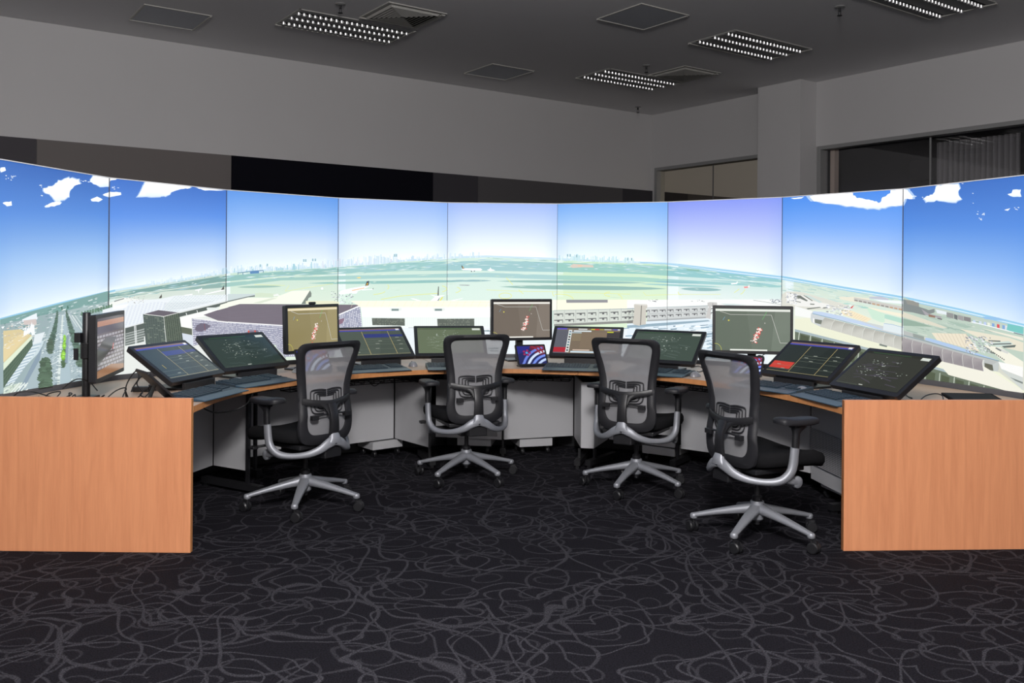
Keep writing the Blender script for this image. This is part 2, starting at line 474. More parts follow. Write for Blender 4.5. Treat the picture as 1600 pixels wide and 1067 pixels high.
cloud(zL((175, 178), (250, 168), (345, 163), (370, 183), (430, 197), (470, 204), (480, 182), (510, 165), (512, 152), (575, 148), (592, 165), (605, 180), (600, 192), (568, 188), (560, 212), (530, 217), (460, 232), (380, 225), (250, 208), (190, 196)), 1.8)
cloud(zL((95, 186), (150, 180), (140, 187), (110, 190)), .6)
cloud(zL((645, 185), (690, 170), (700, 137), (730, 132), (790, 124), (800, 145), (790, 160), (805, 190), (780, 202), (700, 195), (680, 203), (660, 200)), 2)
cloud(zL((1000, 170), (1015, 165), (1020, 152), (1055, 150), (1050, 165), (1058, 178), (1020, 180)), 1); cloud(zL((985, 235), (1010, 228), (1000, 238)), .4)
wisps(1526, 330, 1540, 336, 7, 2); wisps(1530, 340, 1536, 344, 5, 2); wisps(1583, 324, 1592, 328, 4, 2); wisps(1426, 304, 1442, 312, 5, 2); wisps(1502, 286, 1506, 288, 2, 2); wisps(1520, 296, 1524, 318, 2, 1.5)

# fields, runways and water of the middle pictures
us = [150, 260, 340, 440, 529, 640, 760, 870, 1000, 1044, 1130, 1223, 1240]
tA = [463, 445, 432, 424, 417.5, 410, 407, 410, 414, 416, 426, 436, 438]; bA = [468, 452, 441, 431, 428, 423, 423, 425, 428, 431, 436, 441, 443]
tB = [469, 454, 443, 434, 431, 429, 426, 430, 433, 436, 441, 445, 447]; bB = [470, 455, 450, 438, 437, 434, 433, 437, 440, 442, 445, 448, 450]
TEAL = {1: (128, 168, 164), 2: (150, 197, 192), 3: (160, 206, 205), 4: (163, 206, 210), 5: (157, 208, 199), 6: (150, 204, 208)}
for i in range(1, 7):
    strip(us, tA, bA, TEAL[i], i); strip(us, tB, bB, sm(TEAL[i], GND[i][0], .25), i)
def lens(u0, u1, v, h, c, slope=0.0, n=10):
    top, bot = [], []
    for k in range(n + 1):
        t = k / n; u = u0 + (u1 - u0) * t; w = math.sin(PI * t) ** .6 * h / 2; y = v + slope * (u - (u0 + u1) / 2)
        top.append((u, y - w)); bot.append((u, y + w))
    draw(top[:-1] + bot[1:][::-1], c)
lens(480, 730, 441, 4.5, (150, 200, 194), -.012); lens(640, 720, 439, 3, (150, 196, 196)); lens(370, 440, 448, 3.5, (160, 196, 184), -.02)
lens(700, 768, 438.5, 3, (150, 190, 196)); lens(775, 1010, 440.5, 4.6, (152, 194, 188), .012); lens(780, 1043, 449.5, 7, (150, 190, 182), .012)
lens(1020, 1096, 441, 3.5, (150, 200, 206), .03); lens(1063, 1128, 452, 5.4, (148, 190, 192), .03); lens(1000, 1130, 446, 3, (160, 208, 208), .04)
lens(1160, 1222, 447, 3, (160, 208, 206), .05); lens(1100, 1222, 441, 2, (165, 210, 214), .06)
for _ in range(520):     # streaks of far land, parallel to the horizon
    u = rnd.uniform(172, 1240); d = rnd.uniform(1, 16) if rnd.random() < .75 else rnd.uniform(16, 60)
    w = rnd.uniform(4, 26); h = rnd.uniform(.5, 1.3)
    c = rnd.choice([(232, 244, 246), (206, 232, 238), (170, 210, 214), (140, 190, 190), (225, 240, 225), (180, 214, 232)])
    if d > 16: c = rnd.choice([(226, 240, 226), (200, 226, 206), (214, 236, 222)])
    if d > 34: h *= .6
    a, b = u - w / 2, u + w / 2
    draw([(a, hz(a) + d), (u, hz(u) + d - h / 2), (b, hz(b) + d), (u, hz(u) + d + h / 2)], c)
for a in range(1000, 1660, 20):    # the sea on the right
    b = a + 20; k = min(1, (a - 1000) / 120)
    draw([(a, hz(a)), (b, hz(b)), (b, hz(b) + 1 + 4 * k), (a, hz(a) + 1 + 4 * k)], (150, 206, 238))
    draw([(a, hz(a) + 2 * k), (b, hz(b) + 2 * k), (b, hz(b) + 3.6 * k), (a, hz(a) + 3.6 * k)], (218, 238, 250))
# skyline
def skyline(u0, u1, hgt, n, cols, base=0):
    for _ in range(n):
        u = rnd.uniform(u0, u1); w = rnd.uniform(.7, 2.6); h = rnd.uniform(.25, 1) * hgt; y = hz(u) + base + rnd.uniform(0, 2)
        draw([(u, y - h), (u + w, y - h), (u + w, y + 1), (u, y + 1)], rnd.choice(cols))
pale = [(218, 235, 246), (206, 229, 244), (224, 239, 249), (232, 243, 250), (210, 232, 242)]
skyline(228, 354, 7, 70, pale); skyline(345, 354, 10, 10, [(176, 208, 228), (190, 218, 234)]); skyline(355, 529, 10, 130, pale + [(170, 214, 226)])
skyline(500, 620, 13, 110, pale + [(214, 222, 236)]); skyline(620, 760, 8, 60, pale); skyline(870, 1000, 9, 90, [(208, 236, 241), (196, 230, 238), (222, 243, 246)])
for u, v in ((473, 405), (476, 405), (487, 404), (491, 404), (615, 397), (618, 397), (886, 397), (890, 397), (900, 398), (980, 403), (986, 403), (405, 413), (416, 412)):
    draw([(u, v), (u + 2.2, v), (u + 2.2, v + 4), (u, v + 4)], (158, 196, 206))
draw(zC((205, 305), (262, 300), (330, 290), (470, 278), (470, 286), (330, 298), (262, 308), (208, 312)), (96, 140, 168))
draw(zC((332, 290), (428, 286), (428, 312), (336, 318)), (92, 140, 190))
for x in (205, 256, 468): draw(zC((x, 300 - (x > 400) * 16), (x + 7, 300 - (x > 400) * 16), (x + 7, 326 - (x > 400) * 20), (x, 328 - (x > 400) * 20)), (96, 140, 168))
draw(zE((870, 240), (905, 215), (1110, 228), (1120, 252), (1000, 250), (900, 258)), (222, 208, 196)); draw(zE((950, 228), (1000, 226), (1000, 244), (960, 244)), (236, 204, 180))
draw(zF((570, 248), (695, 254), (695, 272), (580, 262)), (140, 190, 176))
# lines painted on the aprons
YL = (236, 240, 140)
def pl(pts, w=.45, c=YL):
    for a, b in zip(pts, pts[1:]):
        dx, dy = b[0] - a[0], b[1] - a[1]; L = math.hypot(dx, dy) or 1; nx, ny = -dy / L * w, dx / L * w
        draw([(a[0] + nx, a[1] + ny), (b[0] + nx, b[1] + ny), (b[0] - nx, b[1] - ny), (a[0] - nx, a[1] - ny)], c)
def arc(o, cx, cy, rx, ry, a0, a1, n=10, w=.45, c=YL): pl(o(*[(cx + rx * math.cos(math.radians(a0 + (a1 - a0) * k / n)), cy + ry * math.sin(math.radians(a0 + (a1 - a0) * k / n))) for k in range(n + 1)]), w, c)
arc(zD, 1090, 475, 95, 36, -60, 60); arc(zD, 1230, 485, 100, 35, -50, 60); pl(zD((1100, 520), (700, 550), (500, 585))); arc(zD, 560, 455, 22, 22, -80, 80); arc(zD, 300, 500, 240, 40, 0, 60)
pl(zE((205, 358), (275, 432))); pl(zE((335, 485), (385, 528))); arc(zE, 197, 548, 66, 30, 0, 360, 16); arc(zE, 760, 585, 145, 55, -110, 0); arc(zE, 1350, 585, 65, 55, -70, 0); arc(zE, 1290, 530, 60, 22, 90, 270)
pl(zE((0, 485), (100, 490), (320, 500), (700, 505), (1500, 530)), .3); arc(zE, -1090 + 1800, 520, 20, 30, 90, 200)
pl(zF((155, 470), (180, 500), (500, 492), (900, 492)), .3); arc(zF, 520, 470, 28, 26, 90, 190); pl(zF((1030, 475), (1080, 440))); pl(zF((1090, 490), (1110, 480), (1135, 445)))
pl(zC((740, 440), (700, 500), (1200, 420)), .25); pl(zC((380, 430), (700, 440)), .25)

# picture 1: boulevard with trees, hangar on the left
rs = random.Random(11)
def speck(o, poly_box, n, cols, w=(1, 5), h=(.4, 1.6), sl=0.0, cond=None):
    x0, y0, x1, y1 = poly_box
    for _ in range(n):
        u, v = rs.uniform(x0, x1), rs.uniform(y0, y1)
        if cond and not cond(u, v): continue
        a, b = rs.uniform(*w), rs.uniform(*h)
        draw([(u, v), (u + a, v + sl * a), (u + a * .9, v + sl * a + b), (u + a * .1, v + b)], rs.choice(cols))
draw(zA((0, 350), (1010, 85), (1010, 180), (700, 250), (300, 330), (0, 450)), (128, 168, 164))
draw(zA((0, 400), (300, 330), (640, 260), (770, 420), (770, 1060), (0, 1060)), (158, 178, 182))
speck(zA, (0, 452, 170, 520), 420, [(196, 214, 216), (220, 230, 232), (120, 158, 156), (150, 180, 178), (108, 146, 140), (236, 240, 240)], (2, 8), (.5, 1.6), -.25, lambda u, v: v > hz(u) + 4 and v < hz(u) + 42)
speck(zA, (0, 505, 60, 545), 60, [(236, 232, 222), (222, 210, 200), (240, 244, 244), (190, 204, 200)], (3, 9), (.8, 2), -.25, lambda u, v: v > hz(u) + 8)
draw(zA((195, 350), (330, 290), (335, 350), (200, 375)), (232, 240, 246)); draw(zA((205, 360), (325, 345), (330, 395), (215, 400)), (212, 200, 196))
draw(zA((480, 330), (640, 280), (800, 560), (860, 1060), (450, 1060), (180, 1060), (380, 640)), (172, 190, 196))
speck(zA, (60, 520, 150, 618), 700, [(190, 206, 210), (214, 226, 228), (146, 166, 176), (130, 152, 164), (228, 236, 236), (160, 180, 176)], (1, 5), (.5, 1.8), -.45, lambda u, v: u > 20 + (618 - v) * .45)
draw(zA((560, 300), (580, 300), (640, 1060), (495, 1060)), (176, 196, 204)); draw(zA((548, 310), (562, 310), (522, 1060), (495, 1060)), (214, 226, 222))
draw(zA((590, 505), (612, 505), (600, 760), (560, 760)), (142, 160, 176))
for k in range(26):
    t = (k / 26) ** .8; y = 310 + 740 * t; draw(zA((545 - 80 * t, y), (575 - 60 * t, y - 2), (575 - 60 * t, y + 3 + 6 * t), (545 - 80 * t, y + 3 + 6 * t)), rs.choice([(228, 236, 236), (140, 160, 168)]))
pl(zA((640, 310), (770, 500)), 1.0, (214, 224, 224)); pl(zA((668, 310), (770, 450)), .8, (200, 214, 214)); pl(zA((610, 300), (690, 420)), .7, (206, 218, 218))
draw(zA((270, 560), (380, 545), (350, 640), (20, 970), (10, 960)), (206, 222, 228))
for k in range(22):
    t = k / 22; draw(zA((20 + 250 * t, 955 - 380 * t), (110 + 255 * t, 915 - 360 * t), (112 + 255 * t, 925 - 362 * t), (22 + 250 * t, 968 - 382 * t)), (176, 198, 212) if k % 2 else (226, 236, 240))
draw(zA((360, 600), (340, 720), (180, 1010), (150, 1000), (260, 780)), (140, 160, 176))
draw(zA((5, 985), (60, 960), (180, 930), (100, 1060), (0, 1060)), (206, 220, 206)); speck(zA, (0, 600, 40, 618), 40, [(232, 240, 236), (150, 170, 166)], (2, 6), (.8, 2), -.6)
for k in range(4): pl(zA((60 + 28 * k, 1040), (150 + 26 * k, 935)), .8, (228, 236, 232))
draw(zA((0, 455), (160, 440), (270, 500), (5, 760)), (222, 206, 160)); draw(zA((0, 600), (180, 470), (230, 500), (0, 745)), (232, 214, 166)); speck(zA, (0, 520, 38, 545), 60, [(240, 236, 222), (206, 196, 176), (228, 222, 200)], (2, 6), (.5, 1.2), -.2, lambda u, v: v < 556 - u * .9)
draw(zA((0, 755), (262, 498), (268, 528), (0, 822)), (226, 238, 214)); draw(zA((0, 822), (265, 528), (272, 590), (0, 985)), (70, 92, 76))
for k in range(30):
    t = k / 30; x = 268 * t; y0, y1 = 822 - 294 * t, 985 - 395 * t; pl(zA((x, y0), (x + 1, y1)), .25, (100, 124, 104))
for k in range(3): pl(zA((0, 860 + 42 * k), (270, 545 + 16 * k)), .25, (110, 132, 114))
for k in range(7): draw(zA((185 + 14 * k, 495 - 9 * k), (192 + 14 * k, 445 - 9 * k - (k % 2) * 30), (198 + 14 * k, 400 if k > 4 else 450 - 9 * k), (206 + 14 * k, 500 - 6 * k)), (244, 248, 250))
draw(zA((250, 395), (285, 400), (292, 490), (262, 500)), (238, 244, 246)); draw(zA((290, 490), (385, 465), (350, 560), (275, 580)), (226, 234, 238))
def tree(cx, cy, w, h, c, o=zA, n=26):
    for k in range(n):
        t = k / n; y = cy + h * (t - .5); ww = w * (.25 + .75 * math.sin(PI * min(1, t * .75 + .12))) * rs.uniform(.75, 1.1)
        x = cx + rs.uniform(-.12, .12) * w
        s = rs.uniform(.82, 1.18); cc = tuple(min(255, q * s) for q in c)
        draw(o((x - ww / 2, y), (x - ww * .2, y - h * .06), (x + ww * .4, y - h * .04), (x + ww / 2, y + h * .02), (x + ww * .1, y + h * .07), (x - ww * .35, y + h * .05)), cc)
DG, MG = (92, 112, 96), (84, 106, 84)
for t in range(16):
    k = t / 15; tree(500 - 78 * k ** 1.2, 300 + 320 * k, 26 + 48 * k, 60 + 40 * k, (84, 110, 98), n=9)
    tree(585 + 125 * k ** 1.1, 290 + 440 * k, 22 + 75 * k, 60 + 70 * k, (92, 118, 106), n=10)
tree(425, 600, 72, 130, (84, 104, 88)); tree(710, 690, 120, 190, (96, 118, 104)); tree(750, 860, 50, 160, (110, 132, 112)); tree(532, 250, 24, 34, (66, 112, 96), n=8); tree(585, 238, 22, 30, (66, 112, 96), n=8)
for k in range(12): tree(720 + 25 * k, 300 - 6.5 * k, 34, 40, (86, 124, 96), n=8)
for y, s in ((525, 1), (590, 1.15), (680, 1.5)):
    tree(552 - (y - 525) * .09, y + 50 * s, 34 * s, 60 * s, (84, 112, 80), n=10); tree(553 - (y - 525) * .1, y, 34 * s, 60 * s, (134, 196, 66), n=18); tree(553 - (y - 525) * .1, y - 6, 22 * s, 40 * s, (166, 222, 90), n=8)
tree(368, 880, 130, 330, (88, 112, 92), n=60); tree(348, 770, 60, 120, (84, 108, 88), n=14); tree(395, 780, 60, 110, (84, 108, 88), n=14)

# picture 2: terminal roofs, tower block
draw(zB((80, 560), (240, 495), (480, 520), (660, 480), (400, 545), (80, 600)), (238, 240, 236))
draw(zB((-60, 690), (-60, 640), (340, 530), (690, 510), (860, 470), (1500, 460), (1640, 455), (1640, 500), (1470, 530), (900, 668), (250, 860), (80, 900)), (232, 238, 242))
for k in range(15):
    for j in range(20):
        x = 860 + 34 * j - 14 * k; y = 474 + 14 * k - 0.6 * j + (0 if k % 2 else 2)
        if y < 640 - (x - 900) * .26 or x < 900:
            draw(zB((x, y), (x + 17, y - 1), (x + 10, y + 7), (x - 7, y + 8)), (206, 220, 226) if (k + j) % 2 else (216, 230, 230))
for k in range(22):
    for j in range(12):
        x = 250 + 44 * j - 4 * k; y = 600 + 11 * k - 6 * j
        if y < 850 - (x - 250) * .28 and y > 545: draw(zB((x, y), (x + 24, y - 3), (x + 20, y + 2), (x - 4, y + 5)), (212, 220, 234))
for k in range(7): pl(zB((720, 560 + 14 * k), (1300 - 50 * k, 545 + 12 * k)), .22, (200, 208, 214))
draw(zB((255, 858), (480, 798), (900, 680), (1230, 600), (1640, 500), (1640, 515), (1230, 645), (900, 725), (480, 960), (255, 1067)), (86, 96, 92))
pl(zB((250, 855), (900, 670), (1640, 495)), .55, (222, 226, 228))
draw(zB((255, 935), (480, 860), (480, 1020), (255, 1067)), (116, 126, 122))
for k in range(6): pl(zB((262, 925 + 30 * k), (490, 865 + 30 * k)), .3, (226, 230, 230))
for x in (365, 380, 485, 980, 1108, 1228): pl(zB((x, 830 - (x - 365) * .25), (x + 14, 1067 if x < 600 else 720 - (x - 980) * .24)), .5, (236, 240, 240))
draw(zB((910, 735), (1230, 645), (1470, 620), (1640, 560), (1640, 640), (1470, 690), (1040, 740), (1050, 860), (920, 840)), (242, 244, 240)); draw(zB((920, 840), (1050, 865), (1052, 940), (930, 915)), (96, 104, 88)); draw(zB((930, 915), (1060, 945), (1075, 1067), (940, 1067)), (214, 222, 232)); draw(zB((1230, 612), (1460, 612), (1300, 645), (1230, 640)), (228, 234, 232))
def tail(o, pts, c=(86, 84, 78)): draw(o(*pts), c)
tail(zB, ((655, 500), (690, 452), (692, 492), (680, 502))); tail(zB, ((1395, 405), (1430, 350), (1434, 398)))
draw(zB((1195, 450), (1400, 404), (1440, 402), (1430, 412), (1220, 455)), (246, 248, 250)); draw(zB((1085, 402), (1160, 385), (1165, 372), (1170, 392), (1135, 410), (1130, 450), (1122, 410), (1090, 412)), (244, 248, 250)); draw(zB((950, 465), (1060, 448), (1050, 462), (960, 470)), (246, 248, 248))
speck(zB, (195, 462, 222, 474), 40, [(150, 150, 150), (190, 190, 190), (240, 236, 226)], (.6, 2), (.4, 1))
draw(zB((120, 535), (240, 500), (240, 510), (125, 545)), (120, 128, 128)); draw(zB((80, 590), (180, 588), (300, 570), (250, 620), (78, 640)), (240, 244, 244))
# tower block with a glass grid
def bil(q, s, t): return (lambda a, b: (a[0] + (b[0] - a[0]) * t, a[1] + (b[1] - a[1]) * t))(*(((q[0][0] + (q[1][0] - q[0][0]) * s, q[0][1] + (q[1][1] - q[0][1]) * s)), ((q[3][0] + (q[2][0] - q[3][0]) * s, q[3][1] + (q[2][1] - q[3][1]) * s))))
def grid(q, nx, ny, base, cell, fx=.75, fy=.7, jit=0, alt=None):
    draw(list(q), base)
    for i in range(nx):
        for j in range(ny):
            s0, t0 = (i + (1 - fx) / 2) / nx, (j + (1 - fy) / 2) / ny; s1, t1 = s0 + fx / nx, t0 + fy / ny
            c = alt if (alt and rs.random() < jit) else cell
            draw([bil(q, s0, t0), bil(q, s1, t0), bil(q, s1, t1), bil(q, s0, t1)], c)
grid(zB((465, 690), (705, 718), (740, 1067), (500, 1067)), 9, 20, (96, 108, 104), (68, 82, 78), .8, .6, .2, (112, 124, 112))
grid(zB((705, 718), (890, 672), (938, 1000), (738, 1067)), 8, 20, (108, 120, 106), (56, 68, 60), .7, .75, .2, (74, 86, 74))
draw(zB((465, 690), (640, 642), (890, 672), (705, 718)), (104, 98, 108)); pl(zB((465, 690), (705, 718), (895, 670)), .5, (224, 226, 222)); pl(zB((705, 718), (740, 1067)), .4, (206, 212, 206))
# big lattice building over pictures 2 and 3
draw(zC((-170, 745), (-20, 695), (215, 632), (1460, 640), (1475, 650), (1250, 755), (1100, 830), (700, 860), (90, 825), (0, 812)), (118, 110, 122))
for k in range(12): pl(zC((-100 + 30 * k, 725 + 10 * k - (k > 6) * 20), (1180 - 20 * k, 660 + 12 * k)), .15, (126, 118, 130))
W1, W2 = (150, 150, 172), (236, 238, 246)
grid(zB((1040, 740), (1475, 790), (1475, 960), (1060, 1067)), 24, 12, W1, W2, .55, .5, .35, (196, 198, 214))
grid(zC((90, 825), (690, 862), (700, 1080), (90, 960)), 44, 9, W1, W2, .5, .55, .35, (190, 196, 214))
grid(zC((560, 860), (690, 862), (700, 1200), (600, 1080)), 8, 13, W1, W2, .5, .5, .3, (190, 196, 214))
grid(zC((690, 862), (1200, 770), (1220, 1180), (690, 1180)), 28, 14, W1, W2, .5, .5, .3, (190, 196, 214))
grid(zC((1200, 770), (1480, 650), (1505, 870), (1215, 900)), 16, 12, (150, 152, 176), W2, .55, .55, .3, (182, 190, 210))
pl(zB((1040, 738), (1475, 788)), .8, (238, 238, 238)); pl(zC((90, 820), (690, 858)), .9, (240, 240, 242)); pl(zC((1200, 770), (1480, 650)), .9, (240, 242, 244))
draw(zB((1065, 870), (1090, 820), (1140, 798), (1200, 802), (1262, 830), (1210, 870), (1150, 898), (1090, 892)), (112, 106, 124)); pl(zB((1180, 805), (1192, 888)), .4, (140, 84, 90))
draw(zC((280, 925), (320, 905), (400, 905), (420, 930)), (130, 120, 140)); draw(zC((300, 905), (312, 905), (316, 930), (302, 930)), (220, 80, 60)); draw(zC((366, 905), (378, 905), (382, 925), (368, 925)), (220, 80, 60))
draw(zC((650, 980), (690, 955), (700, 1000), (665, 1000)), (120, 112, 130)); draw(zC((1255, 800), (1275, 790), (1320, 780), (1300, 830), (1262, 850)), (140, 110, 130))
# picture 3 roofs
draw(zC((90, 528), (375, 526), (375, 545), (90, 605)), (206, 220, 220)); draw(zC((90, 600), (290, 555), (370, 540), (372, 556), (300, 562), (90, 625)), (112, 122, 122))
draw(zC((0, 640), (90, 612), (290, 565), (550, 568), (640, 540), (760, 495), (945, 490), (950, 520), (860, 630), (215, 632), (-20, 695)), (242, 246, 232)); draw(zC((375, 520), (440, 515), (640, 530), (600, 560), (372, 560)), (214, 230, 206))
draw(zC((545, 570), (610, 570), (430, 625), (350, 622)), (222, 230, 212)); draw(zC((945, 490), (960, 520), (958, 555), (930, 570), (905, 632), (855, 632)), (128, 138, 130)); draw(zC((560, 535), (610, 525), (630, 545), (570, 555)), (236, 240, 236))
draw(zC((1058, 470), (1068, 460), (1080, 462), (1082, 482), (1062, 482)), (250, 250, 250)); speck(zC, (514, 455, 550, 474), 120, [(150, 156, 166), (236, 240, 244), (120, 130, 140), (214, 220, 226)], (.6, 3.2), (.4, 1.2))
draw(zC((900, 600), (1190, 600), (1250, 610), (1250, 640), (900, 630)), (236, 236, 206))
# aircraft
def plane_side(o, pts_body, pts_tail, wing=None):
    draw(o(*pts_body), (252, 252, 252)); draw(o(*pts_tail), (60, 64, 84))
    if wing: draw(o(*wing), (240, 244, 250))
plane_side(zD, ((60, 520), (80, 495), (180, 470), (330, 446), (380, 442), (365, 455), (280, 490), (150, 525), (70, 535)), ((332, 444), (350, 398), (374, 390), (368, 440)), ((180, 508), (260, 500), (240, 525), (200, 525)))
draw(zD((345, 440), (352, 415), (362, 412), (358, 436)), (240, 190, 60)); draw(zD((190, 488), (330, 460), (320, 472), (200, 497)), (246, 200, 160)); draw(zD((300, 480), (412, 478), (420, 465), (418, 484), (300, 490)), (250, 250, 252)); draw(zD((408, 476), (420, 464), (418, 482)), (80, 84, 96))
plane_side(zD, ((1335, 268), (1360, 262), (1540, 262), (1558, 275), (1540, 286), (1360, 280)), ((1338, 232), (1348, 232), (1372, 264), (1350, 266)), ((1440, 278), (1500, 280), (1450, 292)))
draw(zD((1348, 240), (1356, 244), (1366, 262), (1358, 262)), (236, 200, 120)); draw(zD((1440, 288), (1452, 288), (1452, 298), (1440, 298)), (80, 84, 92)); draw(zD((1468, 286), (1482, 286), (1480, 294), (1468, 294)), (80, 84, 92))
draw(zE((5, 278), (35, 268), (42, 250), (50, 268), (95, 282), (40, 290)), (250, 250, 250)); draw(zD((1310, 432), (1410, 434), (1430, 436), (1410, 442), (1330, 438)), (150, 150, 160))
draw(zD((800, 572), (850, 578), (990, 622), (985, 632), (850, 590)), (250, 251, 253)); draw(zD((1360, 568), (1340, 575), (1130, 615), (1110, 630), (1140, 625), (1345, 578)), (250, 251, 253))
draw(zD((940, 690), (985, 625), (1060, 558), (1095, 545), (1110, 565), (1080, 610), (1040, 655), (1000, 690)), (254, 254, 254)); draw(zD((1008, 535), (1070, 548), (1170, 540), (1110, 560), (1060, 558)), (248, 250, 252))
draw(zD((1085, 545), (1092, 450), (1100, 450), (1098, 545)), (84, 80, 84)); draw(zD((1110, 560), (1040, 655), (1048, 658), (1090, 615)), (110, 116, 130)); draw(zD((928, 645), (940, 638), (960, 645), (955, 668), (932, 668)), (110, 114, 124)); pl(zD((1140, 560), (1095, 620)), 1.0, (240, 234, 120)); draw(zD((1050, 625), (1200, 630), (1180, 668), (1060, 660)), (226, 230, 240))
draw(zD((1210, 655), (1225, 648), (1238, 658), (1225, 668)), (120, 124, 134)); draw(zD((240, 358), (275, 350), (292, 358), (270, 368)), (250, 226, 150))
draw(zF((998, 385), (1050, 382), (1058, 368), (1064, 372), (1060, 390), (1005, 396)), (252, 252, 252)); draw(zF((1112, 420), (1160, 412), (1176, 402), (1180, 420), (1140, 436)), (252, 236, 236)); draw(zF((1120, 418), (1160, 414), (1165, 428), (1130, 432)), (240, 150, 150))
# white terminal roofs of the middle
draw(zD((180, 600), (1600, 596), (1600, 690), (300, 680), (250, 640)), (250, 248, 230)); draw(zE((0, 596), (740, 590), (740, 700), (0, 700)), (250, 248, 234))
for x in range(200, 1640, 78): pl(zD((x + 20, 598), (x - 16, 668)), .14, (244, 232, 196))
for y in (620, 645): pl(zD((240, y), (1640, y - 2)), .14, (244, 232, 196))
draw(zD((290, 668), (1640, 668), (1640, 770), (300, 770)), (254, 254, 252)); draw(zD((300, 765), (1640, 770), (1640, 880), (305, 880)), (236, 244, 240))
for x in range(310, 1620, 22): pl(zD((x, 770), (x, 870)), .12, (216, 228, 230))
for q in (((402, 778), (745, 782), (745, 858), (408, 852)), ((1080, 786), (1474, 784), (1474, 872), (1085, 872))): grid(zD(*q), 26, 6, (104, 112, 104), (84, 92, 84), .7, .7, .3, (120, 128, 116))
for x in (585, 1035): draw(zD((x, 672), (x + 125, 672), (x + 125, 705), (x, 705)), (232, 238, 234)); draw(zD((x + 20, 682), (x + 95, 682), (x + 95, 704), (x + 20, 704)), (130, 150, 150))
draw(zD((310, 872), (1640, 872), (1640, 1000), (310, 1000)), (240, 246, 248)); draw(zD((780, 876), (880, 876), (880, 905), (780, 905)), (150, 156, 156))
for k in range(7): draw(zD((750, 915 + 22 * k), (850 + 8 * k, 915 + 22 * k), (852 + 8 * k, 926 + 22 * k), (755, 926 + 22 * k)), (150, 190, 200) if k % 2 else (226, 236, 240))
draw([(520, 512), (1200, 512), (1200, 640), (520, 640)], (232, 240, 244))
speck(zD, (700, 514, 770, 580), 120, [(190, 206, 212), (140, 160, 166), (244, 248, 250)], (3, 14), (.6, 2), -.02)
# concourse with two rows of windows (pictures 6 and 7)
draw(zE((735, 590), (1600, 586), (1600, 700), (735, 700)), (248, 246, 226)); draw(zF((0, 545), (385, 542), (1490, 540), (1490, 620), (0, 640)), (240, 242, 240))
draw(zE((833, 588), (1265, 588), (1265, 618), (836, 620)), (148, 148, 154))
draw(zE((700, 705), (1560, 680), (1560, 800), (700, 862)), (214, 220, 212)); draw(zF((190, 630), (780, 600), (780, 720), (190, 742)), (208, 212, 212)); draw(zF((0, 640), (80, 634), (80, 740), (0, 748)), (210, 216, 206))
for a, b, n in (((705, 742), (1555, 714), 7.2), ((705, 806), (1555, 766), 7.2)):
    for k in range(int(n) + 1):
        t = k / n; x = a[0] + (b[0] - a[0]) * t; y = a[1] + (b[1] - a[1]) * t; w = 95 - 20 * t
        draw(zE((x, y - 8), (x + w, y - 12), (x + w, y - 2), (x, y + 2)), (104, 108, 108)); draw(zE((x + w * .35, y - 4), (x + w * .62, y - 4), (x + w * .6, y + 14), (x + w * .37, y + 14)), (96, 96, 98)); draw(zE((x + w - 7, y - 8), (x + w, y - 8), (x + w, y + 22), (x + w - 7, y + 22)), (90, 96, 94)); pl(zE((x - 8, y - 40), (x - 8, y + 30)), .2, (150, 156, 154))
for a, b in (((0, 655), (780, 632)), ((0, 712), (780, 672))):
    for k in range(11):
        t = k / 10; x = a[0] + (b[0] - a[0]) * t; y = a[1] + (b[1] - a[1]) * t; w = 64 - 14 * t
        draw(zF((x, y - 6), (x + w, y - 9), (x + w, y - 1), (x, y + 2)), (108, 110, 112)); draw(zF((x + w * .35, y - 3), (x + w * .62, y - 3), (x + w * .6, y + 12), (x + w * .37, y + 12)), (98, 98, 102)); draw(zF((x + w - 5, y - 6), (x + w, y - 6), (x + w, y + 16), (x + w - 5, y + 16)), (96, 100, 100))
pl(zE((700, 700), (1560, 680)), .35, (140, 160, 170)); pl(zF((0, 628), (780, 600)), .35, (140, 160, 170)); pl(zF((0, 690), (780, 655)), .3, (170, 176, 176))
draw(zE((705, 842), (1520, 805), (1520, 830), (800, 862), (705, 865)), (140, 142, 138)); draw(zF((0, 745), (70, 738), (70, 768), (0, 770)), (130, 130, 126)); draw(zF((190, 738), (760, 705), (780, 720), (190, 752)), (172, 176, 178))
draw(zF((0, 775), (190, 752), (780, 720), (830, 740), (830, 1050), (0, 1050)), (226, 238, 246)); draw(zF((0, 790), (380, 762), (780, 738), (800, 750), (380, 790), (0, 815)), (150, 176, 192))
speck(zF, (880, 505, 1118, 560), 420, [(206, 224, 236), (244, 250, 252), (140, 170, 190), (180, 206, 222), (160, 182, 196), (110, 140, 160)], (3, 16), (.5, 2), -.06, lambda u, v: v > 512 - (u - 980) * .045)
draw(zE((1545, 640), (1570, 632), (1625, 634), (1600, 860), (1535, 845)), (206, 202, 192))
draw(zF((68, 588), (80, 582), (190, 585), (196, 598), (194, 625), (184, 628), (182, 780), (130, 786), (55, 772), (80, 625), (68, 612)), (208, 204, 194)); draw(zF((68, 588), (130, 596), (196, 598), (190, 585), (80, 582)), (224, 222, 216)); pl(zF((140, 598), (130, 785)), .6, (110, 108, 104))
draw(zF((775, 572), (800, 566), (866, 570), (868, 585), (862, 610), (810, 610), (806, 728), (758, 718), (788, 610), (777, 600)), (204, 202, 200)); pl(zF((828, 575), (824, 605)), .4, (150, 150, 150))
speck(zF, (1012, 468, 1026, 471), 8, [(120, 120, 130)], (1, 4), (.3, .8)); speck(zF, (1080, 468, 1100, 471), 8, [(120, 120, 130)], (1, 4), (.3, .8)); speck(zF, (1205, 467, 1222, 474), 26, [(120, 124, 136), (220, 224, 230)], (1, 3), (.5, 1.4))
